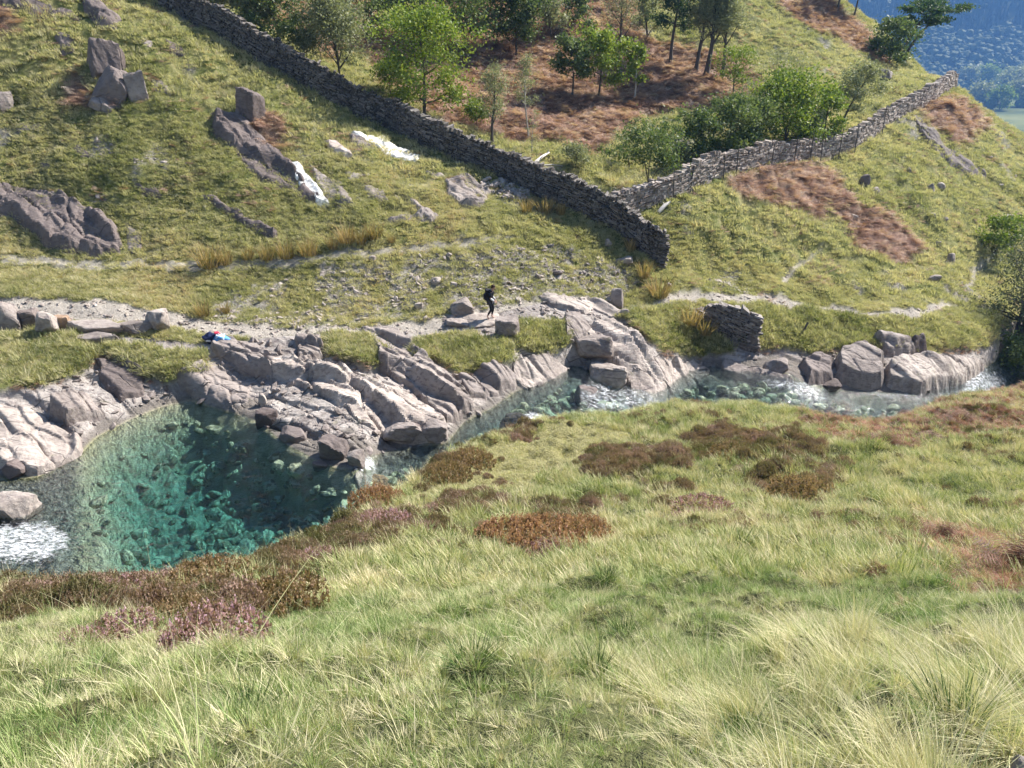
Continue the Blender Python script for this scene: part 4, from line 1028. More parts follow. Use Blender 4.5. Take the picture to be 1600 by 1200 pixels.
# loose rubble that nobody could count: scree, path edge, pool bed
def rubble(name, label, x, y, q, s0, s1, mat, dz=0., zmul=.6):
    base = [rock_arrays(900 + i, (1, 1, 1), sub=2, rough=.04, cuts=22, boxy=False) if 'bed' in name else rock_arrays(900 + i, (1, 1, 1), sub=1, rough=.1) for i in range(5)]
    Vs, Fs, off = [], [], 0
    z = zat(x, y)
    for i in range(len(x)):
        v, f = base[i % 5]
        s_ = s0 * (s1 / s0) ** (q.uniform() ** 2.2)
        e = np.array(Euler((q.normal(0, .4), q.normal(0, .4), q.uniform(0, 6))).to_matrix())
        vv = (v * np.array([1, q.uniform(.5, .9), q.uniform(.25, zmul)]) * s_) @ e.T + np.array([x[i], y[i], z[i] + s_ * .05 + dz])
        Vs.append(vv); Fs.append(f + off); off += len(v)
    o = link(name, mk(name, np.concatenate(Vs), np.concatenate(Fs), mat), kind='stuff', label=label, category='rubble')
    return o
x, y, q = polar_points(30000, 34, 48, .72, 30)
ok = gat(at['scree'], x, y) * (fbm(x * .6, y * .6, 88, 3) > -.2) > q.uniform(.35, 1.0, len(x))
x, y = x[ok][:3600], y[ok][:3600]
rubble('scree', 'loose slate scree on the bank above the walker', x, y, q, .07, .42, M_PALE)
x, y, q = polar_points(30000, 33, 50, .75, 31)
ok = gat(blur(path.astype(float), 3), x, y) > q.uniform(.25, 1.1, len(x)); x, y = x[ok][:1700], y[ok][:1700]
rubble('path_stones', 'small stones strewn along the footpath', x, y, q, .05, .3, M_PALE)
x, y, q = polar_points(60000, 18, 46, .8, 32)
ok = (gat(bed.astype(float), x, y) > .5); x, y = x[ok][:2600], y[ok][:2600]
s = N('submerged_stone', .8, .3)
s.col(s.ramp(s.math('FRACT', s.math('ADD', s.noise(1.2, 2), s.noise(5, 4))), [(.2, (.22, .21, .13)), (.5, (.38, .35, .22)), (.8, (.56, .52, .35))]))
lvl = gat(LV, x, y); ok = zat(x, y) < lvl - .55; ok = zat(x, y) < lvl - .55; ok &= (proj(x, y, lvl)[0] > 300) | (q.uniform(0, 1, len(x)) < .25) | (x > 0); x, y = x[ok], y[ok]
rubble('pool_bed_stones', 'rounded stones on the bed of the pool, seen through the water', x, y, q, .25, .85, s.m, dz=.05, zmul=.8)
x, y, q = polar_points(40000, 27, 46, .74, 33)
ok = (gat(rock.astype(float), x, y) > .5) & (fbm(x * .9, y * .9, 99, 3) > .0); x, y = x[ok][:1300], y[ok][:1300]
rubble('bank_stones', 'broken stones lodged in the bedrock of the bank', x, y, q, .08, .5, M_ROCK)
x, y, q = polar_points(60000, 44, 100, .72, 34)
ok = (gat(at['far'], x, y) > .5) & (fbm(x * .2, y * .2, 101, 3) > .1) ; x, y = x[ok][:500], y[ok][:500]
rubble('hill_stones', 'small pale stones scattered in the hillside grass', x, y, q, .08, .5, M_PALE)

x, y, q = polar_points(400000, 44, 58, .3, 35)
px_, py_ = proj(x, y, zat(x, y)); ok = inpoly(px_, py_, [(745, 280), (790, 282), (835, 300), (820, 315), (770, 308)]); x, y = x[ok][:260], y[ok][:260]
rubble('fallen_wall_stones', 'heap of pale fallen stones at the foot of the shaded wall', x, y, q, .15, .6, M_PALE, dz=.08)
# ------------------------------------------------------------------ dry stone walls: every stone its own block
def box_arrays(q, n=12):
    out = []
    base = np.array([[x, y, z] for z in (-.5, .5) for y in (-.5, .5) for x in (-.5, .5)])
    f = np.array([[0, 2, 3, 1], [4, 5, 7, 6], [0, 1, 5, 4], [2, 6, 7, 3], [0, 4, 6, 2], [1, 3, 7, 5]])
    for _ in range(n):
        out.append(base * (1 + q.uniform(-.22, .12, (8, 3))) + q.normal(0, .03, (8, 3)))
    return out, f
def dry_wall(label, foot, heights, seed, mat, thick=.62, dmin=30., course=.105, cope=True, near_side=-1):
    q = np.random.default_rng(seed)
    boxes, bf = box_arrays(q)
    pts = [hit(px, py, dmin) for px, py in foot]
    C2 = np.array([(p.x, p.y) for p in pts])
    seg = np.hypot(*np.diff(C2, axis=0).T); S = np.concatenate([[0], np.cumsum(seg)]); Lw = S[-1]
    fine = np.arange(0, Lw, .1)
    cx, cy = np.interp(fine, S, C2[:, 0]), np.interp(fine, S, C2[:, 1])
    k = np.ones(9) / 9
    cx, cy = np.convolve(np.pad(cx, 4, 'edge'), k, 'valid'), np.convolve(np.pad(cy, 4, 'edge'), k, 'valid')
    tx, ty = np.gradient(cx), np.gradient(cy); l_ = np.hypot(tx, ty); tx, ty = tx / l_, ty / l_
    nx, ny = -ty, tx
    s_ = np.sign(nx * (-cx) + ny * (-cy)); nx, ny = nx * s_, ny * s_          # towards the camera side
    cx, cy = cx - nx * thick * .5, cy - ny * thick * .5
    bz = zat(cx, cy); bz = np.convolve(np.pad(bz, 10, 'edge'), np.ones(21) / 21, 'valid')
    hh = np.interp(fine, np.linspace(0, Lw, len(heights)), heights) + .17 * vnoise(fine * .45, fine * 0 + seed, 5) + .05 * vnoise(fine * 1.7, fine * 0 + seed, 6)
    org = Vector((cx[len(cx) // 2], cy[len(cy) // 2], bz[len(bz) // 2]))
    root = empty('stone_wall', org, label, 'wall', 'dry stone walls')
    at_ = lambda s: [float(np.interp(s, fine, v)) for v in (cx, cy, bz, tx, ty, nx, ny, hh)]
    stones = []                                                             # (size on the picture, matrix, tone)
    for side in (1, -1):
        for kk in range(-4, 40):
            s = q.uniform(-.2, .2)
            while s < Lw:
                ln = q.uniform(.22, .75) if q.uniform() < .8 else q.uniform(.1, .25)
                a_ = at_(s + ln / 2)
                zc = kk * course
                if zc < a_[7] and not (side == -1 and zc > a_[7] - course and False):
                    batter = thick * (.5 - .09 * max(zc, 0) / 1.7)
                    hgt = course * q.uniform(.6, 1.1) * (2.1 if q.uniform() < .08 else 1)
                    wob = .05 * vnoise(np.array([s * .8]), np.array([kk * .3]), 9)[0]
                    out_ = batter - .14 + q.normal(0, .022)
                    slope = (np.interp(s + ln, fine, bz) - np.interp(s, fine, bz)) / ln
                    p = Vector((a_[0] + a_[5] * side * out_, a_[1] + a_[6] * side * out_, a_[2] + zc + wob))
                    M = Matrix.Translation(p) @ Matrix(((a_[3], a_[5], 0, 0), (a_[4], a_[6], 0, 0), (0, 0, 1, 0), (0, 0, 0, 1))) @ Euler((q.normal(0, .05), -math.atan(slope) + q.normal(0, .04), q.normal(0, .06))).to_matrix().to_4x4() @ Matrix.Diagonal((ln * .97, q.uniform(.28, .36), hgt, 1))
                    stones.append((ln * (1 + .6 * hgt / course) / mpp(p) * (1 if side == 1 else .25) * (1 if zc > 0 else .1), M, q.uniform(), 0))
                s += ln
    s = 0
    while s < Lw:                                                           # coping: slabs set on edge or flat, uneven
        ln = q.uniform(.10, .3) if cope else q.uniform(.3, .6)
        a_ = at_(s + ln / 2)
        up = q.uniform(.16, .34) if ln < .22 else q.uniform(.08, .14)
        slope = (np.interp(s + .3, fine, bz) - np.interp(s - .3, fine, bz)) / .6
        p = Vector((a_[0] + q.normal(0, .03) * a_[5], a_[1] + q.normal(0, .03) * a_[6], a_[2] + a_[7] + up * .4 + .02))
        M = Matrix.Translation(p) @ Matrix(((a_[3], a_[5], 0, 0), (a_[4], a_[6], 0, 0), (0, 0, 1, 0), (0, 0, 0, 1))) @ Euler((q.normal(0, .12), -math.atan(slope) + q.normal(0, .22), q.normal(0, .15))).to_matrix().to_4x4() @ Matrix.Diagonal((ln * .95, thick * q.uniform(.75, 1.1), up, 1))
        stones.append(((up + ln + .2) / mpp(p) * 1.2, M, q.uniform(.3, 1), 1))
        s += ln
    stones.sort(key=lambda t_: -t_[0])
    ms = [mk('stone', b, bf, mat, attrs={'tone': [0.0] * 8}) for b in boxes]
    T = Matrix.Translation(-org)
    for i, (sz, M, tone, c) in enumerate(stones[:300]):
        o = bpy.data.objects.new('stone', ms[i % 12]); COL.objects.link(o); o.parent = root
        o.matrix_local = T @ M
    Vs, Ts = [], []
    for i, (sz, M, tone, c) in enumerate(stones[300:]):
        Mn = np.array(T @ M); Vs.append(boxes[i % 12] @ Mn[:3, :3].T + Mn[:3, 3]); Ts += [tone] * 8
    if Vs:
        nb = len(Vs)
        me = mk('small_stones', np.concatenate(Vs), (bf[None] + 8 * np.arange(nb)[:, None, None]).reshape(-1, 4), mat, attrs={'tone': Ts})
        o = link('small_stones', me, root, kind='stuff')
    # hearting between the two faces
    VV, FF = [], []
    st = range(0, len(fine), 4)
    for i in st:
        for sd in (1, -1):
            for zz, w_ in ((-.5, thick * .5 - .17), (hh[i] - .02, thick * .42 - .17)):
                VV.append((cx[i] + nx[i] * sd * w_ - org.x, cy[i] + ny[i] * sd * w_ - org.y, bz[i] + zz - org.z))
    m_ = len(list(st))
    for i in range(m_ - 1):
        a_, b_ = 4 * i, 4 * i + 4
        FF += [(a_, b_, b_ + 1, a_ + 1), (a_ + 2, a_ + 3, b_ + 3, b_ + 2), (a_ + 1, b_ + 1, b_ + 3, a_ + 3)]
    FF += [(0, 1, 3, 2), (4 * m_ - 4, 4 * m_ - 2, 4 * m_ - 1, 4 * m_ - 3)]
    link('hearting', mk('hearting', VV, FF, M_HEART), root)
    return root, (fine, cx, cy, bz, nx, ny)
M_HEART = mat_plain('wall_hearting', (.07, .062, .055), .95)  # coloured dark so the gaps between stones read as shade
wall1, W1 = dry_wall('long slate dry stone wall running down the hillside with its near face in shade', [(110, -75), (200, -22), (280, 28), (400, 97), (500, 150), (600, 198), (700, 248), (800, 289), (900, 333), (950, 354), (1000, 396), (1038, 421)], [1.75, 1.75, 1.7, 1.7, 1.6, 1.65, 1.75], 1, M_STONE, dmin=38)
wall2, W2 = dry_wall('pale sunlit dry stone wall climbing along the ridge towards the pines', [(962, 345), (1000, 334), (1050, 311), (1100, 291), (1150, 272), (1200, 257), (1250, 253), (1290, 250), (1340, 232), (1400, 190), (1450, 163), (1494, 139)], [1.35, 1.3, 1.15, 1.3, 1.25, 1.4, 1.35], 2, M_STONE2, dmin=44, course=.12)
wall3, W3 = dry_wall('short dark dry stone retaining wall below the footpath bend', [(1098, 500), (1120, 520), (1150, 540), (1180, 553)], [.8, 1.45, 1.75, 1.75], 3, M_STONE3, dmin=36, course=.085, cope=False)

# wire fences beside the walls: thin posts and strands
def fence(label, px_list, hpx, W=None, dmin=44., off=0, wires=True):
    pts = [hit(px, py, dmin) for px, py in px_list]
    root = empty('wire_fence', pts[0], label, 'fence', 'post and wire fences beside the walls')
    VV, FF = [], []
    tops = []
    for i, p in enumerate(pts):
        h_ = hpx * mpp(p) * random.uniform(.85, 1.15); q = random.Random(i)
        lean = Vector((q.uniform(-.12, .12), q.uniform(-.1, .1), 0))
        V, Fq = tube([p - Vector((0, 0, .3)), p + lean * .5 + Vector((0, 0, h_ * .5)), p + lean + Vector((0, 0, h_))], [.045, .042, .035], 5)
        me = mk('post', np.array(V) - np.array(p), Fq, M_POST)
        o = link('post', me, root); o.location = p - pts[0]
        tops.append(p + lean + Vector((0, 0, h_)))
    if wires:
        V, Fq, off_ = [], [], 0
        for fr in (.92, .6):
            for i in range(len(pts) - 1):
                a_ = pts[i].lerp(tops[i], fr); b_ = pts[i + 1].lerp(tops[i + 1], fr)
                v, f = tube([a_, a_.lerp(b_, .5) - Vector((0, 0, .05)), b_], [.008] * 3, 3)
                V += v; Fq += [[j + off_ for j in ff] for ff in f]; off_ += len(v)
        V = np.array(V) - np.array(pts[0])
        link('wire', mk('wire', V, Fq, M_POST), root)
def tube(pts, rad, n=6):
    V, Fq = [], []
    for i, p in enumerate(pts):
        p = Vector(p)
        d = (Vector(pts[min(i + 1, len(pts) - 1)]) - Vector(pts[max(i - 1, 0)])).normalized()
        u = d.cross(Vector((0.31, 1, 0.17))).normalized(); v = d.cross(u)
        for k in range(n):
            t_ = 2 * PI * k / n
            V.append(list(p + (u * math.cos(t_) + v * math.sin(t_)) * rad[i]))
    for i in range(len(pts) - 1):
        for k in range(n):
            Fq.append([i * n + k, i * n + (k + 1) % n, (i + 1) * n + (k + 1) % n, (i + 1) * n + k])
    return V, Fq
M_POST = mat_plain('grey_fence_post', (.10, .09, .08))
fence('thin leaning fence posts with wire in front of the sunlit wall', [(1020, 318), (1052, 312), (1078, 302), (1130, 285), (1150, 276), (1205, 262), (1240, 258), (1265, 256), (1282, 255), (1310, 248), (1335, 238), (1378, 210)], 42)
fence('thin fence posts and wire standing on the shaded side of the long wall', [(293, 25), (335, 52), (381, 82), (428, 105), (487, 138), (552, 168), (621, 204), (719, 252)], 40, dmin=40, wires=False)

# ------------------------------------------------------------------ trees
M_GDARK = mat_tree('grey_dark_green_leaves', (.05, .065, .04), (.10, .12, .07), (.19, .21, .13))
def tree_arrays(seed, h, rad, clear=.3, limbs=9, nleaf=5000, leaf=.09, stems=1, lean=(0, 0), trunk=.022, sub=5, droop=0., top=1.0, style='round', clump=.16):
    q = np.random.default_rng(seed)
    V, Fq, off = [], [], 0
    tips = []
    def add(pts, rr, n=5):
        nonlocal off
        v, f = tube(pts, rr, n); V.extend(v); Fq.extend([[j + off for j in ff] for ff in f]); off += len(v)
    for s_i in range(stems):
        bend = q.normal(0, .05, 2) * h + np.array(lean) * h
        b0 = np.array([q.normal(0, .05 * rad), q.normal(0, .05 * rad), -.25]) if stems > 1 else np.array([0, 0, -.25])
        if stems > 1: bend = bend + q.normal(0, .28, 2) * rad
        hh = h * (q.uniform(.75, 1) if stems > 1 else 1) * .92
        def tr(t_): return b0 + np.array([bend[0] * t_ ** 1.4 + .02 * h * math.sin(5 * t_ + seed), bend[1] * t_ ** 1.4, hh * t_])
        ts = np.linspace(0, 1, 9)
        r0 = trunk * h / math.sqrt(stems)
        add([tr(t_) for t_ in ts], [r0 * (1 - .85 * t_) * (1.4 if t_ == 0 else 1) for t_ in ts], 6)
        for i in range(limbs):
            t_ = clear + (1 - clear) * (i + q.uniform(0, .9)) / limbs * .93
            p0 = tr(t_); az = i * 2.4 + q.uniform(-.5, .5)
            if style == 'round': prof = math.sin(PI * min(1, .18 + .74 * (t_ - clear) / (1 - clear))) ** .7
            elif style == 'flat': prof = .55 + .55 * (t_ - clear) / (1 - clear)
            else: prof = 1 - .72 * (t_ - clear) / (1 - clear)
            L = rad * prof * q.uniform(.75, 1.12)
            el = {'round': .25 + .75 * (t_ - clear) / (1 - clear), 'flat': .25, 'up': .95, 'cone': .1}[style] + q.normal(0, .12)
            dr = np.array([math.cos(az) * math.cos(el), math.sin(az) * math.cos(el), math.sin(el)])
            pts = [p0 + dr * L * u + np.array([0, 0, -droop * L * u * u]) + q.normal(0, .025 * L, 3) * (u > 0) for u in (0, .35, .7, 1)]
            rb = r0 * (1 - .8 * t_) * .55
            add(pts, [rb, rb * .7, rb * .45, rb * .15], 4)
            for j in range(sub):
                u = q.uniform(.3, 1); k_ = min(2, int(u * 3)); pb = pts[k_] + (pts[k_ + 1] - pts[k_]) * q.uniform()
                dd = dr * .6 + q.normal(0, .55, 3); dd /= np.linalg.norm(dd); dd[2] = dd[2] * .7 + .15 - droop * .5
                l2 = L * q.uniform(.25, .5)
                pe = pb + dd * l2
                add([pb, (pb + pe) / 2 + q.normal(0, .04 * l2, 3), pe], [rb * .35, rb * .22, rb * .06], 3)
                for w_ in (.45, .75, 1.0): tips.append(pb + dd * l2 * w_)
            tips += [pts[-1], pts[2]]
    tips = np.array(tips)
    k = q.integers(0, len(tips), nleaf)
    c = tips[k] + q.normal(0, 1, (nleaf, 3)) * clump * rad * np.array([1, 1, .35 if style == 'flat' else .7]) * (.6 + .8 * (np.arange(len(tips)) % 3)[k][:, None] / 2)
    u = q.normal(0, 1, (nleaf, 3)); u /= np.linalg.norm(u, axis=1)[:, None]
    w_ = q.normal(0, 1, (nleaf, 3)); w_ = np.cross(u, w_); w_ /= np.linalg.norm(w_, axis=1)[:, None]
    s_ = leaf * q.uniform(.55, 1.2, nleaf)[:, None]
    quad = np.stack([c - u * s_, c + w_ * s_ * .55, c + u * s_, c - w_ * s_ * .55], 1).reshape(-1, 3)
    lf = np.arange(nleaf * 4).reshape(-1, 4)
    tone = np.clip(.5 + .25 * np.sin(k * 1.7)[:] + q.normal(0, .17, nleaf), 0, 1)
    return (V, Fq), (quad, lf, np.repeat(tone, 4))
TN = [500]
def tree(px, py, hpx, wpx, label, lmat, name='tree', cat='tree', group=None, dmin=40., bark=None, pos=None, leafpx=1.9, dens=1.0, zs=1.0, **kw):
    TN[0] += 1
    p = pos or hit(px, py, dmin); m = mpp(p)
    h, rad = hpx * m * 1.04, wpx * m * (.6 if hpx > 40 else .5)
    nl = int(min(12000, max(300, dens * hpx * wpx * 1.25)))
    (V, Fq), (quad, lf, tone) = tree_arrays(TN[0], h, rad, nleaf=nl, leaf=leafpx * m * 1.35, **kw)
    root = empty(name, p, label, cat, group)
    link('trunk', mk('trunk', V, Fq, bark or M_BARK, smooth=True), root)
    if nl: link('crown', mk('crown', quad, lf, lmat, attrs={'blade': tone}), root)
    return root
TG = 'trees growing behind the stone walls'
tree(667, 192, 150, 124, 'bright yellow-green round oak right behind the middle of the long wall', M_OAK, clear=.22, limbs=14, dens=.8, group=TG)
tree(535, 124, 125, 130, 'wide feathery grey-green tree behind the upper part of the long wall', M_FEATH, clear=.15, limbs=14, stems=2, leafpx=1.6, dens=1.3, style='up', group=TG)
tree(436, 82, 86, 84, 'mid-green round tree left of the wide feathery one', M_DKLEAF, clear=.15, limbs=12, dens=.6, group=TG)
tree(402, 66, 84, 70, 'dim feathery tree near the top of the long wall', M_FEATH, clear=.15, limbs=12, leafpx=1.6, dens=1.1, group=TG, style='up')
tree(352, 42, 80, 64, 'thin leafy tree second from the top left corner of the wood', M_FEATH, clear=.2, limbs=10, leafpx=1.6, dens=1.0, group=TG, style='up')
tree(308, 14, 60, 60, 'tree top peeping over the wall nearest the top left', M_DKLEAF, clear=.2, limbs=10, dens=.5, group=TG)
tree(575, 60, 80, 70, 'dark oak cut by the top edge above the wide feathery tree', M_DKLEAF, clear=.2, limbs=10, dens=.6, group=TG)
tree(705, 86, 96, 140, 'broad dark oak at the top edge above the bright round oak', M_DKLEAF, clear=.3, limbs=13, dens=.7, group=TG)
tree(640, 62, 70, 70, 'small dark oak left of the broad dark oak', M_DKLEAF, clear=.3, limbs=10, dens=.6, group=TG)
tree(805, 88, 94, 80, 'dense blue-green round tree on a bare trunk at the top centre', M_DKLEAF, clear=.36, limbs=13, dens=1.1, group=TG)
tree(824, 217, 135, 46, 'tall nearly leafless grey sapling with a pale stem', M_FEATH, bark=M_PBARK, clear=.35, limbs=12, leafpx=1.0, dens=.28, style='up', trunk=.011, group=TG)
tree(832, 238, 70, 26, 'short bare sapling just below the tall grey one', M_FEATH, bark=M_PBARK, clear=.3, limbs=7, leafpx=.9, dens=.15, style='up', trunk=.012, group=TG)
tree(771, 222, 120, 60, 'thin sparse-leaved tree between the round oak and the grey sapling', M_FEATH, clear=.25, limbs=12, leafpx=1.1, dens=.4, style='up', group=TG)
tree(937, 151, 84, 68, 'little bright oak with a dark forked stem in the bracken', M_OAK, clear=.4, limbs=11, dens=.8, group=TG)
tree(894, 148, 76, 52, 'darker small oak just left of the little bright oak', M_DKLEAF, clear=.4, limbs=10, dens=.7, group=TG)
tree(990, 153, 80, 34, 'slim green sapling with a pale twisted stem right of the little bright oak', M_OAK, bark=M_PBARK, clear=.4, limbs=8, dens=.5, group=TG)
tree(905, 46, 50, 40, 'green bushy oak high in the bracken near the top edge', M_DKLEAF, clear=.2, limbs=9, dens=.7, group=TG)
tree(972, 82, 100, 66, 'grey hazy near-leafless tree left of the tall grove', M_FEATH, clear=.2, limbs=12, leafpx=1.0, dens=.35, style='up', group=TG)
tree(1050, 97, 130, 62, 'dark evergreen with a bare lower stem at the left of the tall grove', M_PINE, clear=.42, limbs=14, leafpx=1.5, dens=.8, group=TG)
tree(1090, 114, 150, 62, 'tall feathery grey tree, left stem of the grove trio', M_FEATH, clear=.32, limbs=14, leafpx=1.2, dens=.7, style='up', group=TG)
tree(1104, 119, 155, 66, 'tall feathery grey tree, middle and thickest stem of the grove trio', M_FEATH, clear=.3, limbs=14, leafpx=1.2, dens=.7, style='up', group=TG, trunk=.026)
tree(1126, 120, 140, 70, 'tall feathery grey tree, right stem of the grove trio', M_FEATH, clear=.32, limbs=14, leafpx=1.2, dens=.7, style='up', group=TG)
tree(1144, 151, 68, 58, 'small pale-green tree on a slanting stem below the tall grove', M_OAK, clear=.3, limbs=10, leafpx=1.3, dens=.5, group=TG)
tree(1012, 292, 84, 86, 'clump of thin dark stems with a green top at the corner of the two walls', M_DKLEAF, clear=.5, stems=5, limbs=5, dens=.45, group=TG, trunk=.018, dmin=46)
tree(985, 262, 60, 70, 'pale twiggy willow bush above the wall corner', M_FEATH, clear=.1, stems=4, limbs=5, leafpx=1.0, dens=.35, style='up', group=TG, trunk=.012, dmin=46)
tree(1090, 246, 64, 62, 'dark glossy bush, left one of the three behind the sunlit wall', M_DKLEAF, name='bush', cat='bush', clear=.05, limbs=12, dens=.9, dmin=54)
tree(1136, 240, 74, 70, 'dark glossy bush, middle one of the three behind the sunlit wall', M_DKLEAF, name='bush', cat='bush', clear=.05, limbs=12, dens=.9, dmin=56)
tree(1172, 236, 72, 60, 'dark glossy bush, right one of the three behind the sunlit wall', M_DKLEAF, name='bush', cat='bush', clear=.05, limbs=12, dens=.9, dmin=58)
tree(1224, 228, 112, 96, 'bright green spreading bush at the bend of the sunlit wall', M_OAK, name='bush', cat='bush', clear=.08, stems=3, limbs=7, dens=.7, dmin=60)
tree(1287, 222, 76, 48, 'bright green young tree right of the spreading bush', M_OAK, clear=.25, limbs=10, dens=.6, dmin=64, group=TG)
tree(1312, 208, 100, 62, 'grey-green willow leaning right over the sunlit wall', M_FEATH, clear=.35, limbs=13, lean=(.4, 0), leafpx=1.2, dens=1.0, dmin=64, group=TG)
tree(1212, 160, 62, 70, 'faint grey-green scrub tree above the spreading bush', M_FEATH, clear=.1, limbs=10, leafpx=1.1, dens=.4, dmin=66, group=TG)
tree(1170, 178, 50, 50, 'faint low scrub tree below the pale-green slanting tree', M_FEATH, clear=.1, limbs=8, leafpx=1.1, dens=.35, dmin=62, group=TG)
tree(1553, 396, 50, 58, 'small green rowan on the slope beside the big dark tree', M_OAK, clear=.25, limbs=10, dens=.7, dmin=50)
tree(745, 200, 40, 60, 'low green scrub right of the bright round oak', M_OAK, name='bush', cat='bush', clear=.08, limbs=10, leafpx=1.5, dens=.6, style='up', group=None)
tree(610, 150, 50, 70, 'yellowish scrub between the feathery tree and the bright oak', M_OAK, name='bush', cat='bush', clear=.08, limbs=10, leafpx=1.5, dens=.6, style='up', group=None)
tree(480, 100, 50, 60, 'low scrub filling the gap behind the upper wall', M_FEATH, name='bush', cat='bush', clear=.08, limbs=10, leafpx=1.5, dens=.6, style='up', group=None)
tree(900, 262, 34, 70, 'straw-coloured willow scrub behind the wall corner', M_FEATH, name='bush', cat='bush', clear=.08, limbs=10, leafpx=1.5, dens=.6, style='up', group=None)
tree(1060, 262, 40, 50, 'small green shrub at the left end of the sunlit wall', M_FEATH, name='bush', cat='bush', clear=.08, limbs=10, leafpx=1.5, dens=.6, style='up', group=None)
tree(1255, 222, 50, 60, 'green scrub between the spreading bush and the young tree', M_FEATH, name='bush', cat='bush', clear=.08, limbs=10, leafpx=1.5, dens=.6, style='up', group=None)
tree(860, 60, 60, 60, 'green scrubby oak right of the blue-green tree', M_FEATH, name='tree', cat='tree', clear=.08, limbs=10, leafpx=1.5, dens=.6, style='up', group=TG)
tree(1010, 60, 80, 50, 'grey feathery tree between the hazy tree and the dark evergreen', M_FEATH, name='tree', cat='tree', clear=.08, limbs=10, leafpx=1.5, dens=.6, style='up', group=TG)
PG = 'scots pines on the ridge'
tree(1410, 92, 104, 78, 'wind-leaning forked pine on the edge of the ridge', M_PINE, name='pine_tree', cat='pine', clear=.58, limbs=7, stems=2, lean=(.5, 0), style='flat', leafpx=1.4, dens=.9, clump=.10, group=PG, trunk=.035, dmin=84)
tree(1375, 30, 110, 80, 'pine with the thickest trunk, cut by the top edge', M_PINE, name='pine_tree', cat='pine', clear=.5, limbs=10, lean=(.1, 0), style='flat', leafpx=1.5, dens=.9, group=PG, trunk=.03, dmin=84)
tree(1398, 38, 100, 60, 'thin pine between the thickest trunk and the leaning one', M_PINE, name='pine_tree', cat='pine', clear=.45, limbs=10, style='flat', leafpx=1.5, dens=.9, group=PG, trunk=.018, dmin=84)
tree(1308, 20, 90, 60, 'slim trunk at the top edge, leftmost of the ridge trees', M_PINE, name='pine_tree', cat='pine', clear=.5, limbs=9, style='flat', leafpx=1.5, dens=.7, group=PG, trunk=.02, dmin=80)
tree(1333, 26, 90, 50, 'slanting slim trunk second from left on the ridge', M_PINE, name='pine_tree', cat='pine', clear=.5, limbs=9, lean=(.15, 0), style='flat', leafpx=1.5, dens=.7, group=PG, trunk=.016, dmin=80)
tree(1388, 100, 56, 60, 'dark shrub in the shade at the foot of the leaning pine', M_DKLEAF, name='bush', cat='bush', clear=.05, limbs=10, dens=.9, dmin=80)
# the dark tree and bushes on the bank at the right edge
tree(1580, 556, 225, 120, 'big dark tree with sprawling limbs at the right edge of the photo', M_GDARK, clear=.28, limbs=16, stems=3, leafpx=1.5, dens=.25, dmin=44, trunk=.03, lean=(.06, 0))
tree(1602, 596, 66, 90, 'dark green bush beside the rapids under the big dark tree', M_DKLEAF, name='bush', cat='bush', clear=.02, limbs=12, dens=.8, dmin=36)
tree(1665, 560, 200, 120, 'second dark tree standing behind the right edge', M_GDARK, clear=.15, limbs=16, stems=2, dens=.4, dmin=44)

# round oaks on the valley floor, far below
for (px, py, wpx, hpx, lb) in ((1530, 167, 38, 26, 'round pale-hazed oak on the valley floor, leftmost of the front row'), (1561, 172, 34, 30, 'round hazy oak, second of the front row on the valley floor'), (1592, 166, 40, 34, 'large hazy oak at the right edge of the valley floor row'),
        (1576, 146, 46, 28, 'wide hazy oak in the second row of the valley floor'), (1545, 136, 34, 24, 'hazy oak behind the left end of the front row'), (1512, 134, 30, 22, 'hazy oak just clear of the wall end'), (1600, 136, 34, 24, 'hazy oak at the far right of the back row'), (1572, 122, 26, 18, 'small hazy oak highest in the valley, under the forest')):
    a_, D_, z_ = R(px, py, -90)
    tree(px, py, hpx, wpx, lb, M_OAK if px % 2 else M_FEATH, pos=Vector((a_ * D_, D_, -90)), clear=.12, limbs=14, leafpx=1.5, dens=1.6, group='oaks on the valley floor', clump=.2)

# conifer forest of the far hillside
def conifer(q, h, w_, tiers, mat):
    V, Fq, B = [], [], []
    for k in range(tiers):
        z0 = h * (.1 + .8 * k / tiers); z1 = z0 + h * .36 * (1 - .4 * k / tiers); rr_ = w_ * (1 - k / tiers * .85) * q.uniform(.85, 1.1)
        n = 7; b = len(V); V.append([0, 0, min(z1, h)]); B.append(.8)
        for j in range(n):
            t_ = 2 * PI * j / n + k; r_ = rr_ * (1 if j % 2 else .7); V.append([r_ * math.cos(t_), r_ * math.sin(t_), z0 - (.05 * h if j % 2 else 0)]); B.append(q.uniform(0, .5))
        Fq += [[b, b + 1 + j, b + 1 + (j + 1) % n] for j in range(n)]
    return mk('conifer', V, Fq, mat, attrs={'blade': B})
def blobtree(seed, h, w_, mat):
    v, f = rock_arrays(seed, (w_, w_, h * .8), sub=2, rough=.25, boxy=False)
    return mk('broadleaf', v + np.array([0, 0, h * .5]), f, mat, attrs={'blade': np.random.default_rng(seed).uniform(0, 1, len(v))})
M_CON = mat_leaf('far_conifers', [(0, (.012, .025, .012)), (.5, (.03, .05, .02)), (1, (.075, .095, .04))], .1, .8)
M_BRO = mat_leaf('far_broadleaves', [(0, (.04, .06, .02)), (.5, (.08, .10, .035)), (1, (.14, .15, .055))], .1, .8)
C_FOR = proto_coll('far_tree', [conifer(r, 21, 4.2, 4, M_CON), conifer(r, 17, 3.6, 4, M_CON), conifer(r, 25, 4.6, 5, M_CON), blobtree(11, 14, 14, M_BRO), blobtree(12, 11, 12, M_BRO)])
q = np.random.default_rng(60)
n = 15000
y = q.uniform(1385, 2280, n); x = q.uniform(.28, .92, n) * y
lowz = (y < 1500 + 60 * fbm(x / 120, y / 120, 5, 2))
which = np.where(lowz | (q.uniform(0, 1, n) < .06), q.integers(3, 5, n), q.integers(0, 3, n))
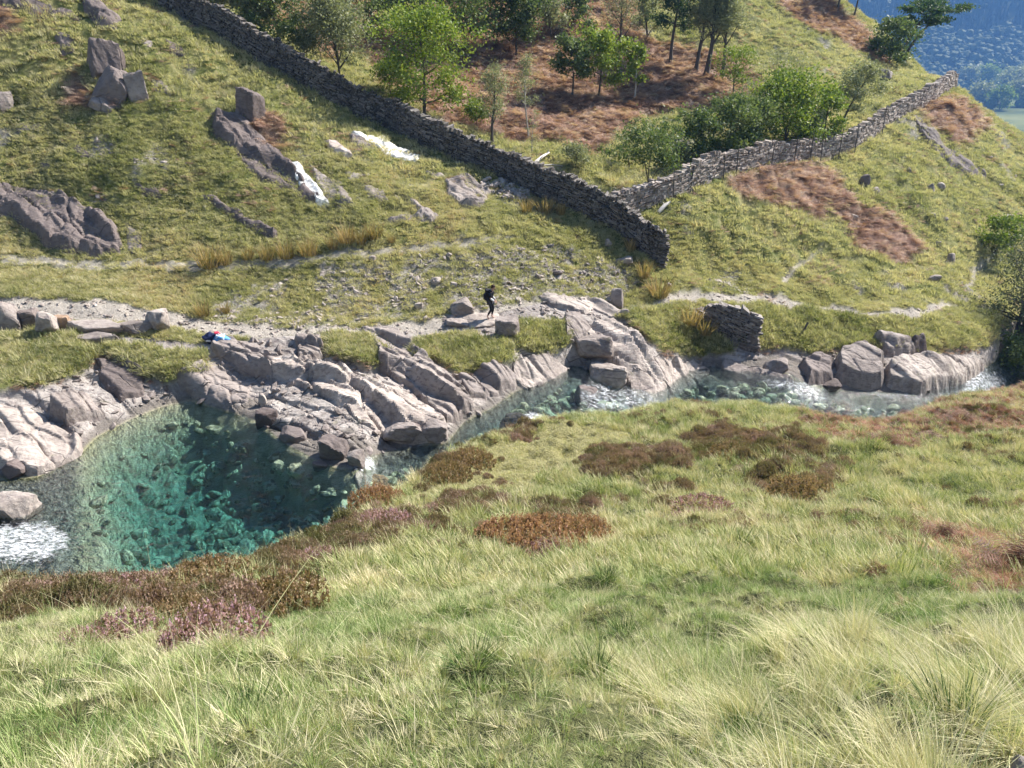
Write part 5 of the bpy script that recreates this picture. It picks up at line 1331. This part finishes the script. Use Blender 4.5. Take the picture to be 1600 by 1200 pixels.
ok = fbm(x / 90, y / 90, 61, 3) > -.5
x, y, which = x[ok], y[ok], which[ok]; n = len(x)
s_ = q.uniform(.7, 1.2, n)
scatter('far_forest', 'blue-hazed conifer forest on the far side of the valley', np.stack([x, y, far_z(x, y) - 1], -1), np.stack([0 * x, 0 * x, q.uniform(0, 6, n)], -1), np.stack([s_, s_, s_], -1), np.clip(.45 + .4 * fbm(x / 70, y / 70, 62, 3) + q.normal(0, .15, n), 0, 1), which, C_FOR)
n = 900
y = q.uniform(960, 1385, n); x = q.uniform(.3, .9, n) * y
ok = fbm(x / 60, y / 60, 71, 3) > .1 - .4 * (y > 1250); x, y = x[ok], y[ok]; n = len(x); s_ = q.uniform(.5, 1.1, n)
scatter('valley_trees', 'hazy scrub and hedgerow trees between the meadow and the far forest', np.stack([x, y, valley_z(x, y) - 1], -1), np.stack([0 * x, 0 * x, q.uniform(0, 6, n)], -1), np.stack([s_, s_, s_], -1), q.uniform(.4, 1, n), q.integers(3, 5, n), C_FOR)

# ------------------------------------------------------------------ rushes, tussocks, heather bushes: each one a thing
rr3 = np.random.default_rng(80)
RUSH = [blades(rr3, 130, .85, .22, .45, .022, M_RUSH, 'rush_tuft', curl=.4, wind=(-.05, 0), segs=3, hvar=.6) for _ in range(3)]
def plant(meshes, i, px, py, hpx, label, name, cat, group=None, dmin=30., ref=.85, wide=1.0, rz=None):
    p = hit(px, py, dmin); s_ = hpx * mpp(p) / ref
    o = link(name, meshes[i % len(meshes)]); o.location = p - Vector((0, 0, .03)); o.scale = (s_ * wide, s_ * wide, s_); o.rotation_euler = (0, 0, random.uniform(-.5, .5) if rz is None else rz)
    return tag(o, label, cat, group)
GR = 'rush tufts beside the paths'
for i, (px, py, h_, w_, lb) in enumerate(((327, 416, 46, 1.3, 'largest russet rush tuft at the left end of the rush row on the terrace'), (352, 412, 34, 1.1, 'second rush tuft from the left in the terrace row'), (388, 404, 26, 1.2, 'low olive rush tuft third from the left in the terrace row'),
    (418, 405, 34, 1.1, 'rush tuft under the thin dark rib on the terrace'), (448, 402, 38, 1.2, 'dark-based rush tuft near the middle of the terrace row'), (482, 398, 36, 1.2, 'reddish rush tuft right of the middle of the terrace row'), (520, 388, 30, 1.0, 'short rush tuft in the gap of the terrace row'),
    (543, 378, 38, 1.3, 'dense dark rush tuft below the undercut ledge'), (563, 382, 34, 1.0, 'green rush tuft between two brown ones below the ledge'), (586, 372, 36, 1.1, 'brown rush tuft at the right end of the terrace row'), (612, 378, 18, 1.2, 'small straw rush tuft beyond the terrace row'),
    (822, 330, 26, 1.2, 'rush tuft left of three at the foot of the shaded wall'), (850, 334, 34, 1.3, 'biggest rush tuft, middle of three at the foot of the shaded wall'), (876, 334, 26, 1.0, 'rush tuft right of three at the foot of the shaded wall'), (984, 392, 28, 1.0, 'rush tuft in the shade near the wall end'),
    (1006, 432, 36, 1.0, 'round russet rush tuft just below the wall end'), (1030, 462, 40, 1.4, 'wide rush tuft between the wall end and the footpath'), (1078, 505, 40, 1.4, 'dark rush tuft left of the short retaining wall'), (1100, 520, 36, 1.4, 'spiky rush tuft at the foot of the short retaining wall'),
    (318, 492, 30, 1.4, 'brownish tuft on the bank above the bundle of bags'), (352, 488, 22, 1.2, 'dark round tuft right of the brownish one above the bags'))):
    plant(RUSH, i, px, py, h_, lb, 'rush_tuft', 'rushes', GR, wide=w_)
M_TUSS = mat_leaf('dark_tussock_blades', [(0, (.03, .075, .02)), (.6, (.08, .15, .035)), (1, (.25, .28, .09))], .35, src='obj', per=.8)
TUS = [blades(rr3, 190, .30, .13, .75, .006, M_TUSS, 'grass_tussock', curl=.6, wind=(-.1, 0), segs=4) for _ in range(2)]
for i, (px, py, h_, w_, lb) in enumerate(((945, 905, 32, 1.0, 'dark green tussock in the open grass below the orange heather'), (735, 1035, 48, 1.2, 'dark green tussock left of centre in the foreground'), (930, 1050, 56, 1.0, 'olive rushy tussock in the centre of the foreground'), (1320, 1030, 36, .8, 'small dark tussock in the right foreground'),
    (1220, 1060, 36, 1.0, 'low dark tussock left of the small one in the right foreground'), (975, 990, 34, 1.2, 'mid-green tussock above the olive rushy one'), (1130, 870, 24, 1.2, 'green tussock near the orange fern'), (1340, 800, 22, 1.6, 'yellow-green leafy tussock on the right of the near slope'),
    (380, 1120, 64, 1.2, 'tall green tussock at the lower left'), (590, 960, 34, 1.3, 'green tussock under the heather in the left half'), (770, 905, 26, 1.6, 'broad-leaved green tussock below the heather'), (80, 1100, 50, 1.2, 'green tussock near the bottom left corner'), (1490, 1130, 80, 1.3, 'dark green tussock under the straw sweep at the bottom right'), (1160, 1160, 60, 1.2, 'dark green tussock at the left foot of the straw sweep'), (1560, 1080, 60, 1.1, 'green tussock nearest the right edge of the foreground'))):
    plant(TUS, i, px, py, h_, lb, 'grass_tussock', 'tussock', 'dark tussocks in the near grass', dmin=1.2, ref=.28, wide=w_)
def mat_hea(name, st): return mat_leaf(name, st, .3, .7, 'obj', .92)
M_HPUR = mat_hea('flowering_heather', [(0, (.10, .11, .045)), (.4, (.30, .20, .14)), (.7, (.50, .30, .36)), (1, (.70, .50, .60))])
M_HORA = mat_hea('orange_brown_heather', [(0, (.10, .12, .045)), (.4, (.30, .18, .11)), (.75, (.48, .28, .19)), (1, (.60, .38, .28))])
M_HBRN = mat_hea('faded_brown_heather', [(0, (.09, .10, .04)), (.5, (.26, .18, .10)), (1, (.44, .29, .20))])
HB = {}
for k_, m_ in (('p', M_HPUR), ('o', M_HORA), ('b', M_HBRN)):
    HB[k_] = [sprigs(rr3, 420, .42, .34, m_, 'heather_bush', .017) for _ in range(2)]
for i, (kd, px, py, h_, w_, lb) in enumerate((('p', 335, 1010, 62, 1.15, 'pink-flowering heather bush nearest the camera'), ('p', 185, 1000, 34, 1.6, 'pale pink heather bush left of the nearest one'), ('p', 120, 1012, 26, 1.5, 'low faded pink heather bush at the far left'), ('b', 280, 975, 40, 1.3, 'brown heather bush behind the nearest pink one'),
    ('p', 605, 825, 30, 1.2, 'mauve heather bush at the corner of the brow above the pool'), ('o', 590, 790, 36, 1.0, 'orange-brown heather bush hanging over the rocks'), ('o', 800, 850, 40, 1.3, 'rusty orange heather bush, left half of the big patch'), ('o', 850, 852, 42, 1.3, 'rusty orange heather bush, centre of the big patch'),
    ('o', 905, 842, 36, 1.2, 'rusty orange heather bush, right end of the big patch'), ('p', 860, 868, 24, 1.4, 'mauve heather bush in front of the rusty patch'), ('b', 735, 725, 26, 1.2, 'brown heather bush at the top of the brow by the narrows'), ('b', 700, 745, 26, 1.2, 'brown heather bush below the top of the brow by the narrows'),
    ('b', 440, 945, 44, 1.3, 'brown heather bush between the pool and the pale grass'), ('p', 495, 890, 30, 1.3, 'mauve-tipped heather bush on the pool brow'), ('b', 330, 915, 40, 1.4, 'brown heather bush at the lip above the pool'), ('p', 200, 925, 20, 2.0, 'pinkish heather bush at the lip, left of the brown one'),
    ('b', 1260, 780, 34, 1.4, 'dark brown heather bush in the shadowed dip on the right'), ('p', 1100, 800, 22, 1.8, 'grey-mauve heather bush left of the dark dip'), ('b', 1150, 715, 18, 2.0, 'brown heather bush beside the bare stony patch'))):
    plant(HB[kd], i, px, py, h_, lb, 'heather_bush', 'heather', 'heather bushes on the near slope', dmin=3., ref=.34, wide=w_, rz=random.uniform(0, 6))
M_FERN = mat_leaf('golden_fern', [(0, (.30, .16, .04)), (1, (.62, .36, .07))], .3, src='obj', per=.8)
M_BRD = mat_leaf('dark_bracken', [(0, (.06, .028, .018)), (.6, (.17, .075, .04)), (1, (.33, .17, .09))], .25, src='obj', per=.8)
FER = [frond_clump(rr3, 6, .4, M_FERN, 'golden_fern', pairs=14)]
BRD = [frond_clump(rr3, 34, .75, M_BRD, 'bracken_clump', pairs=16, wid=.3, up=.9) for _ in range(2)]
plant(FER, 0, 1132, 845, 18, 'small golden fern glowing in the grass right of centre', 'fern', 'fern', dmin=3, ref=.25, wide=1.2)
for i, (px, py, h_, w_, lb) in enumerate(((1585, 900, 62, 1.2, 'big dark-brown bracken clump at the right edge'), (1520, 905, 30, 1.2, 'low bracken clump left of the big one at the right edge'), (1465, 850, 40, 1.0, 'upright bracken clump on the right of the near slope'), (1400, 862, 36, .8, 'curled bracken clump left of the upright one'), (1368, 895, 24, .9, 'small bracken clump in the middle of the bright grass'),
    (1415, 950, 22, 1.1, 'flattened bracken clump lowest on the right slope'), (1280, 860, 14, .9, 'tiny bracken clump farthest left'), (1310, 645, 20, 1.3, 'bracken clump on the brow above the rapids, left'), (1380, 690, 20, 1.4, 'bracken clump on the brow above the rapids, middle'), (1500, 660, 22, 1.5, 'bracken clump on the brow above the rapids, right'))):
    plant(BRD, i, px, py, h_, lb, 'bracken_clump', 'bracken', 'dead bracken clumps on the near slope', dmin=3., ref=.5, wide=w_, rz=random.uniform(0, 6))

# ------------------------------------------------------------------ logs and a marker post
def log(p0, p1, r0, label, mat, name='log', dmin=40., lift=.1, knots=()):
    a_, b_ = hit(*p0, dmin), hit(*p1, dmin)
    a_, b_ = a_ + Vector((0, 0, lift)), b_ + Vector((0, 0, lift))
    mid = (a_ + b_) / 2 + Vector((0, 0, .08))
    V, Fq = tube([a_, a_.lerp(mid, .5), mid, mid.lerp(b_, .5), b_], [r0 * .7, r0, r0 * .9, r0 * .8, r0 * .5], 7)
    root = empty(name, mid, label, 'log')
    link('stem', mk('stem', np.array(V) - np.array(mid), Fq, mat, smooth=True), root)
    for (fr, dx, dy, dz) in knots:
        s0_ = a_.lerp(b_, fr)
        v, f = tube([s0_, s0_ + Vector((dx, dy, dz)) * .5, s0_ + Vector((dx, dy, dz))], [r0 * .4, r0 * .3, r0 * .12], 5)
        link('branch_stub', mk('branch_stub', np.array(v) - np.array(mid), f, mat), root)
    return root
M_LOG = mat_plain('bleached_wood', (.62, .58, .53), .8, .3, 8)
log((834, 262), (858, 244), .11, 'bleached white log propped behind the long wall', M_LOG, dmin=51, lift=.25, knots=((.3, .3, 0, .3), (.8, .2, .1, .35)))
log((846, 262), (880, 263), .05, 'thin grey branch lying across the foot of the white log', M_PBARK, dmin=51, lift=.15, knots=((.5, .1, 0, .3),))
log((1028, 337), (1047, 320), .14, 'short pale log leaning in the grass behind the wall corner', M_LOG, dmin=46, lift=.2, knots=((.6, -.2, 0, .25),))
p = hit(1254, 522, 40)
V_, F_ = tube([p - Vector((.1, 0, .2)), p + Vector((.08, 0, .35)), p + Vector((.2, 0, .72))], [.07, .065, .06], 6)
o = link('marker_post', mk('marker_post', np.array(V_) - np.array(p), F_ + [], M_POST)); o.location = p
tag(o, 'short leaning wooden post in the turf below the footpath', 'post')

# ------------------------------------------------------------------ the walker, the backpack and the bundle left on the rocks
def skin_obj(name, verts, edges, radii, mat, parent, root=0, sub=2):
    me = bpy.data.meshes.new(name); me.from_pydata(verts, edges, []); me.materials.append(mat)
    o = link(name, me, parent)
    md = o.modifiers.new('skin', 'SKIN'); md.use_smooth_shade = True
    for i, rd in enumerate(radii):
        sv = me.skin_vertices[0].data[i]; sv.radius = (rd, rd) if not isinstance(rd, tuple) else rd
        sv.use_root = (i == root)
    o.modifiers.new('sub', 'SUBSURF').render_levels = sub
    o.modifiers['sub'].levels = 1
    return o
M_SKIN = mat_plain('skin', (.52, .30, .22), .6, .1)
M_HAIR = mat_plain('dark_brown_hair', (.045, .022, .014), .7)
M_BLACK = mat_plain('black_cloth', (.013, .013, .018), .85)
M_GREY = mat_plain('dark_grey_cloth', (.045, .042, .05), .85)
M_WHITE = mat_plain('white_cloth', (.80, .80, .82), .8, .1)
def on_top(p, rad=.0):
    bpy.context.view_layer.update()
    best = p.z
    for o in COL.objects:
        if o.type == 'MESH' and o.get('category') in ('rock', 'boulder') and (Vector(o.location) - p).length < 6:
            mi = o.matrix_world.inverted()
            ok_, lc, _, _ = o.ray_cast(mi @ Vector((p.x, p.y, p.z + 5)), mi.to_3x3() @ Vector((0, 0, -1)))
            if ok_: best = max(best, (o.matrix_world @ lc).z)
    return Vector((p.x, p.y, best))
pf = on_top(hit(767, 503, 34))
person = empty('person', pf, 'walker in black top, dark shorts and leggings, barefoot on the pale slab, looking down', 'person', rz=-.25)
# x is forward (to the right of the photo), y across, z up; height 1.76 m
J_ = dict(pel=(0, 0, .95), hipL=(.01, .10, .92), hipR=(-.01, -.10, .92), knL=(.10, .11, .51), knR=(.05, -.10, .50), anL=(.02, .11, .10), anR=(-.16, -.10, .13), toL=(.15, .12, .025), toR=(-.05, -.11, .02),
    wai=(-.01, 0, 1.10), che=(.03, 0, 1.34), nek=(.08, 0, 1.50), hd1=(.12, 0, 1.58), hd2=(.15, 0, 1.68), hd3=(.15, 0, 1.745), nose=(.255, 0, 1.635), shL=(.03, .19, 1.43), shR=(.03, -.19, 1.43), elL=(.02, .25, 1.15), elR=(.06, -.25, 1.16), wrL=(.16, .22, .96), wrR=(.24, -.20, 1.02),
    paL=(.21, .21, .90), paR=(.30, -.19, .97), heL=(-.04, .11, .05), heR=(-.215, -.10, .09))
def body(names, edges, rad, *a):
    ix = {n_: i for i, n_ in enumerate(names)}
    return skin_obj(a[0], [J_[n_] for n_ in names], [(ix[x_], ix[y_]) for x_, y_ in edges], rad, a[1], person, 0)
bn = ['pel', 'hipL', 'hipR', 'knL', 'knR', 'anL', 'anR', 'toL', 'toR', 'wai', 'che', 'nek', 'hd1', 'hd2', 'hd3', 'shL', 'shR', 'elL', 'elR', 'wrL', 'wrR', 'paL', 'paR']
be = [('pel', 'hipL'), ('pel', 'hipR'), ('hipL', 'knL'), ('hipR', 'knR'), ('knL', 'anL'), ('knR', 'anR'), ('anL', 'toL'), ('anR', 'toR'), ('pel', 'wai'), ('wai', 'che'), ('che', 'nek'), ('nek', 'hd1'), ('hd1', 'hd2'), ('hd2', 'hd3'), ('che', 'shL'), ('che', 'shR'),
      ('shL', 'elL'), ('shR', 'elR'), ('elL', 'wrL'), ('elR', 'wrR'), ('wrL', 'paL'), ('wrR', 'paR')]
body(bn, be, [.12, .09, .09, .058, .058, .038, .038, .03, .03, .11, .13, .055, .075, .10, .06, .06, .06, .042, .042, .028, .028, .034, .034], 'body', M_SKIN)
fv, fe, fr_ = [], [], []
for sd, pa in ((1, J_['paL']), (-1, J_['paR'])):
    for k in range(5):
        b = len(fv); o_ = (k - 2) * .017; L_ = (.05, .075, .085, .08, .065)[k]
        fx, fz = (.7, -.7)
        if k == 0: fv += [(pa[0] - .01, pa[1] - sd * .03, pa[2]), (pa[0] + .02, pa[1] - sd * .055, pa[2] - .01), (pa[0] + .045, pa[1] - sd * .05, pa[2] - .03)]
        else: fv += [(pa[0] + .01, pa[1] + o_, pa[2]), (pa[0] + L_ * .55, pa[1] + o_, pa[2] - L_ * .4), (pa[0] + L_ * .6, pa[1] + o_, pa[2] - L_ * .9)]
        fe += [(b, b + 1), (b + 1, b + 2)]; fr_ += [.009, .0085, .007]
V_, F_, of_ = [], [], 0
for e0, e1 in fe:
    v, f = tube([fv[e0], fv[e1]], [fr_[e0], fr_[e1]], 6); V_ += v; F_ += [[j + of_ for j in ff] for ff in f]; of_ += len(v)
link('fingers', mk('fingers', V_, F_, M_SKIN, smooth=True), person)
V_, F_ = tube([(.235, 0, 1.665), (.265, 0, 1.63), (.24, 0, 1.615)], [.008, .016, .012], 6)
link('nose', mk('nose', V_, F_, M_SKIN, smooth=True), person)
for sd in (1, -1):
    v, f = ico(2); link('eye', mk('eye', v * .012 + np.array([.238, sd * .034, 1.675]), f, M_BLACK), person)
    link('ear', mk('ear', v * np.array([.022, .010, .032]) + np.array([.145, sd * .098, 1.65]), f, M_SKIN), person)
v, f = ico(3)
hv = v * np.array([.118, .108, .122]) * (1 + .06 * fbm(v[:, 0] * 5, v[:, 1] * 5 + v[:, 2] * 3, 3, 3))[:, None] + np.array([.135, 0, 1.70])
hv[:, 0] = np.where((hv[:, 2] < 1.70) & (hv[:, 0] > .17), .17, hv[:, 0])
link('hair', mk('hair', hv, f, M_HAIR, smooth=True), person)
J2 = dict(J_)
body(['wai', 'pel', 'che', 'nek', 'shL', 'shR', 'elL', 'elR'], [('wai', 'pel'), ('wai', 'che'), ('che', 'nek'), ('che', 'shL'), ('che', 'shR'), ('shL', 'elL'), ('shR', 'elR')], [.145, .145, .165, .07, .085, .085, .062, .062], 'jacket', M_BLACK)
body(['elL', 'wrL'], [('elL', 'wrL')], [.058, .045], 'sleeve', M_WHITE); body(['elR', 'wrR'], [('elR', 'wrR')], [.058, .045], 'sleeve', M_WHITE)
J_['shoL'] = (.06, .11, .66); J_['shoR'] = (.03, -.10, .66)
body(['pel', 'hipL', 'hipR', 'shoL', 'shoR'], [('pel', 'hipL'), ('pel', 'hipR'), ('hipL', 'shoL'), ('hipR', 'shoR')], [.155, .125, .125, .10, .10], 'shorts', M_GREY)
J_['cuL'] = (.03, .11, .20); J_['cuR'] = (-.125, -.10, .22)
body(['hipL', 'knL', 'cuL'], [('hipL', 'knL'), ('knL', 'cuL')], [.1, .07, .052], 'legging', M_BLACK); body(['hipR', 'knR', 'cuR'], [('hipR', 'knR'), ('knR', 'cuR')], [.1, .07, .052], 'legging', M_BLACK)
def soft(name, seed, dims, mat, parent, loc, rot=(0, 0, 0), rough=.1, cuts=8, boxy=True, sub=4):
    v, f = rock_arrays(seed, dims, sub=sub, rough=rough, cuts=cuts, boxy=boxy)
    o = link(name, mk(name, v, f, mat, smooth=True), parent); o.location = loc; o.rotation_euler = rot
    return o
pk = empty('backpack', pf + Vector((-.17, .04, 1.02)), "black rucksack on the walker's back", 'backpack', rz=-.25)
soft('bag_body', 301, (.27, .33, .50), M_BLACK, pk, (0, 0, .20), (0, .1, 0), .03)
soft('lid', 302, (.24, .31, .14), M_BLACK, pk, (.02, 0, .46), (0, .15, 0), .04)
soft('front_pocket', 303, (.12, .26, .26), M_GREY, pk, (-.13, 0, .12), (0, .05, 0), .03)
for sd in (1, -1):
    V_, F_ = tube([(.08, sd * .12, .48), (.22, sd * .13, .50), (.33, sd * .13, .36), (.26, sd * .14, .14), (.10, sd * .14, .02)], [.022] * 5, 6)
    link('strap', mk('strap', V_, F_, M_BLACK, smooth=True), pk)
pb = on_top(hit(338, 536, 30))
M_BLUE = mat_plain('blue_cloth', (.10, .30, .62), .7, .2); M_LBL = mat_plain('pale_blue_cloth', (.55, .68, .82), .7, .2); M_NAVY = mat_plain('navy_cloth', (.02, .03, .09), .75); M_RED = mat_plain('red_cloth', (.55, .04, .08), .7)
bg = empty('blue_bag', pb + Vector((.22, 0, 0)), 'slumped blue and white bag, right one of the bundle on the rocks', 'bag', 'belongings left on the rocks')
soft('bag_body', 311, (.62, .45, .42), M_BLUE, bg, (0, 0, .20), (.1, .15, .2), .12)
soft('white_flap', 312, (.42, .34, .24), M_LBL, bg, (.06, -.08, .34), (.2, .2, 0), .14)
V_, F_ = tube([(-.15, -.1, .38), (0, -.14, .52), (.15, -.1, .36)], [.02] * 3, 6); link('handle', mk('handle', V_, F_, M_WHITE, smooth=True), bg)
bg2 = empty('navy_bag', pb + Vector((-.28, .02, 0)), 'dark navy bag with a white patch, left one of the bundle on the rocks', 'bag', 'belongings left on the rocks')
soft('bag_body', 313, (.52, .42, .44), M_NAVY, bg2, (0, 0, .20), (.1, -.2, .1), .1)
soft('white_patch', 314, (.24, .10, .12), M_WHITE, bg2, (-.02, -.20, .20), (0, .2, 0), .05)
V_, F_ = tube([(-.12, 0, .40), (-.02, 0, .52), (.1, 0, .42)], [.018] * 3, 6); link('handle', mk('handle', V_, F_, M_NAVY, smooth=True), bg2)
rc_ = empty('red_cap', pb + Vector((.10, .02, .46)), 'small crumpled red cap on top of the bundle of bags', 'cap')
soft('crown', 315, (.2, .18, .13), M_RED, rc_, (0, 0, .03), (0, 0, 0), .1)
soft('brim', 316, (.14, .16, .03), M_RED, rc_, (.1, -.03, .0), (0, .15, 0), .05)

# ------------------------------------------------------------------ haze
for o in COL.objects:
    if o.get('category') and not o.get('kind'): o['kind'] = 'thing'
hz = bpy.data.materials.new('haze'); hz.use_nodes = True
t_ = hz.node_tree; t_.nodes.clear()
ou = t_.nodes.new('ShaderNodeOutputMaterial'); pv = t_.nodes.new('ShaderNodeVolumePrincipled')
pv.inputs['Color'].default_value = (.20, .46, 1.0, 1); pv.inputs['Density'].default_value = .00021; pv.inputs['Anisotropy'].default_value = .1
t_.links.new(pv.outputs[0], ou.inputs['Volume'])
x0, x1, y0, y1, z0, z1 = -460, 2560, -12, 2330, -260, 640
HV = [(x, y, z) for z in (z0, z1) for y in (y0, y1) for x in (x0, x1)]
link('haze', mk('haze', HV, [[0, 2, 3, 1], [4, 5, 7, 6], [0, 1, 5, 4], [2, 6, 7, 3], [0, 4, 6, 2], [1, 3, 7, 5]], hz), kind='stuff')
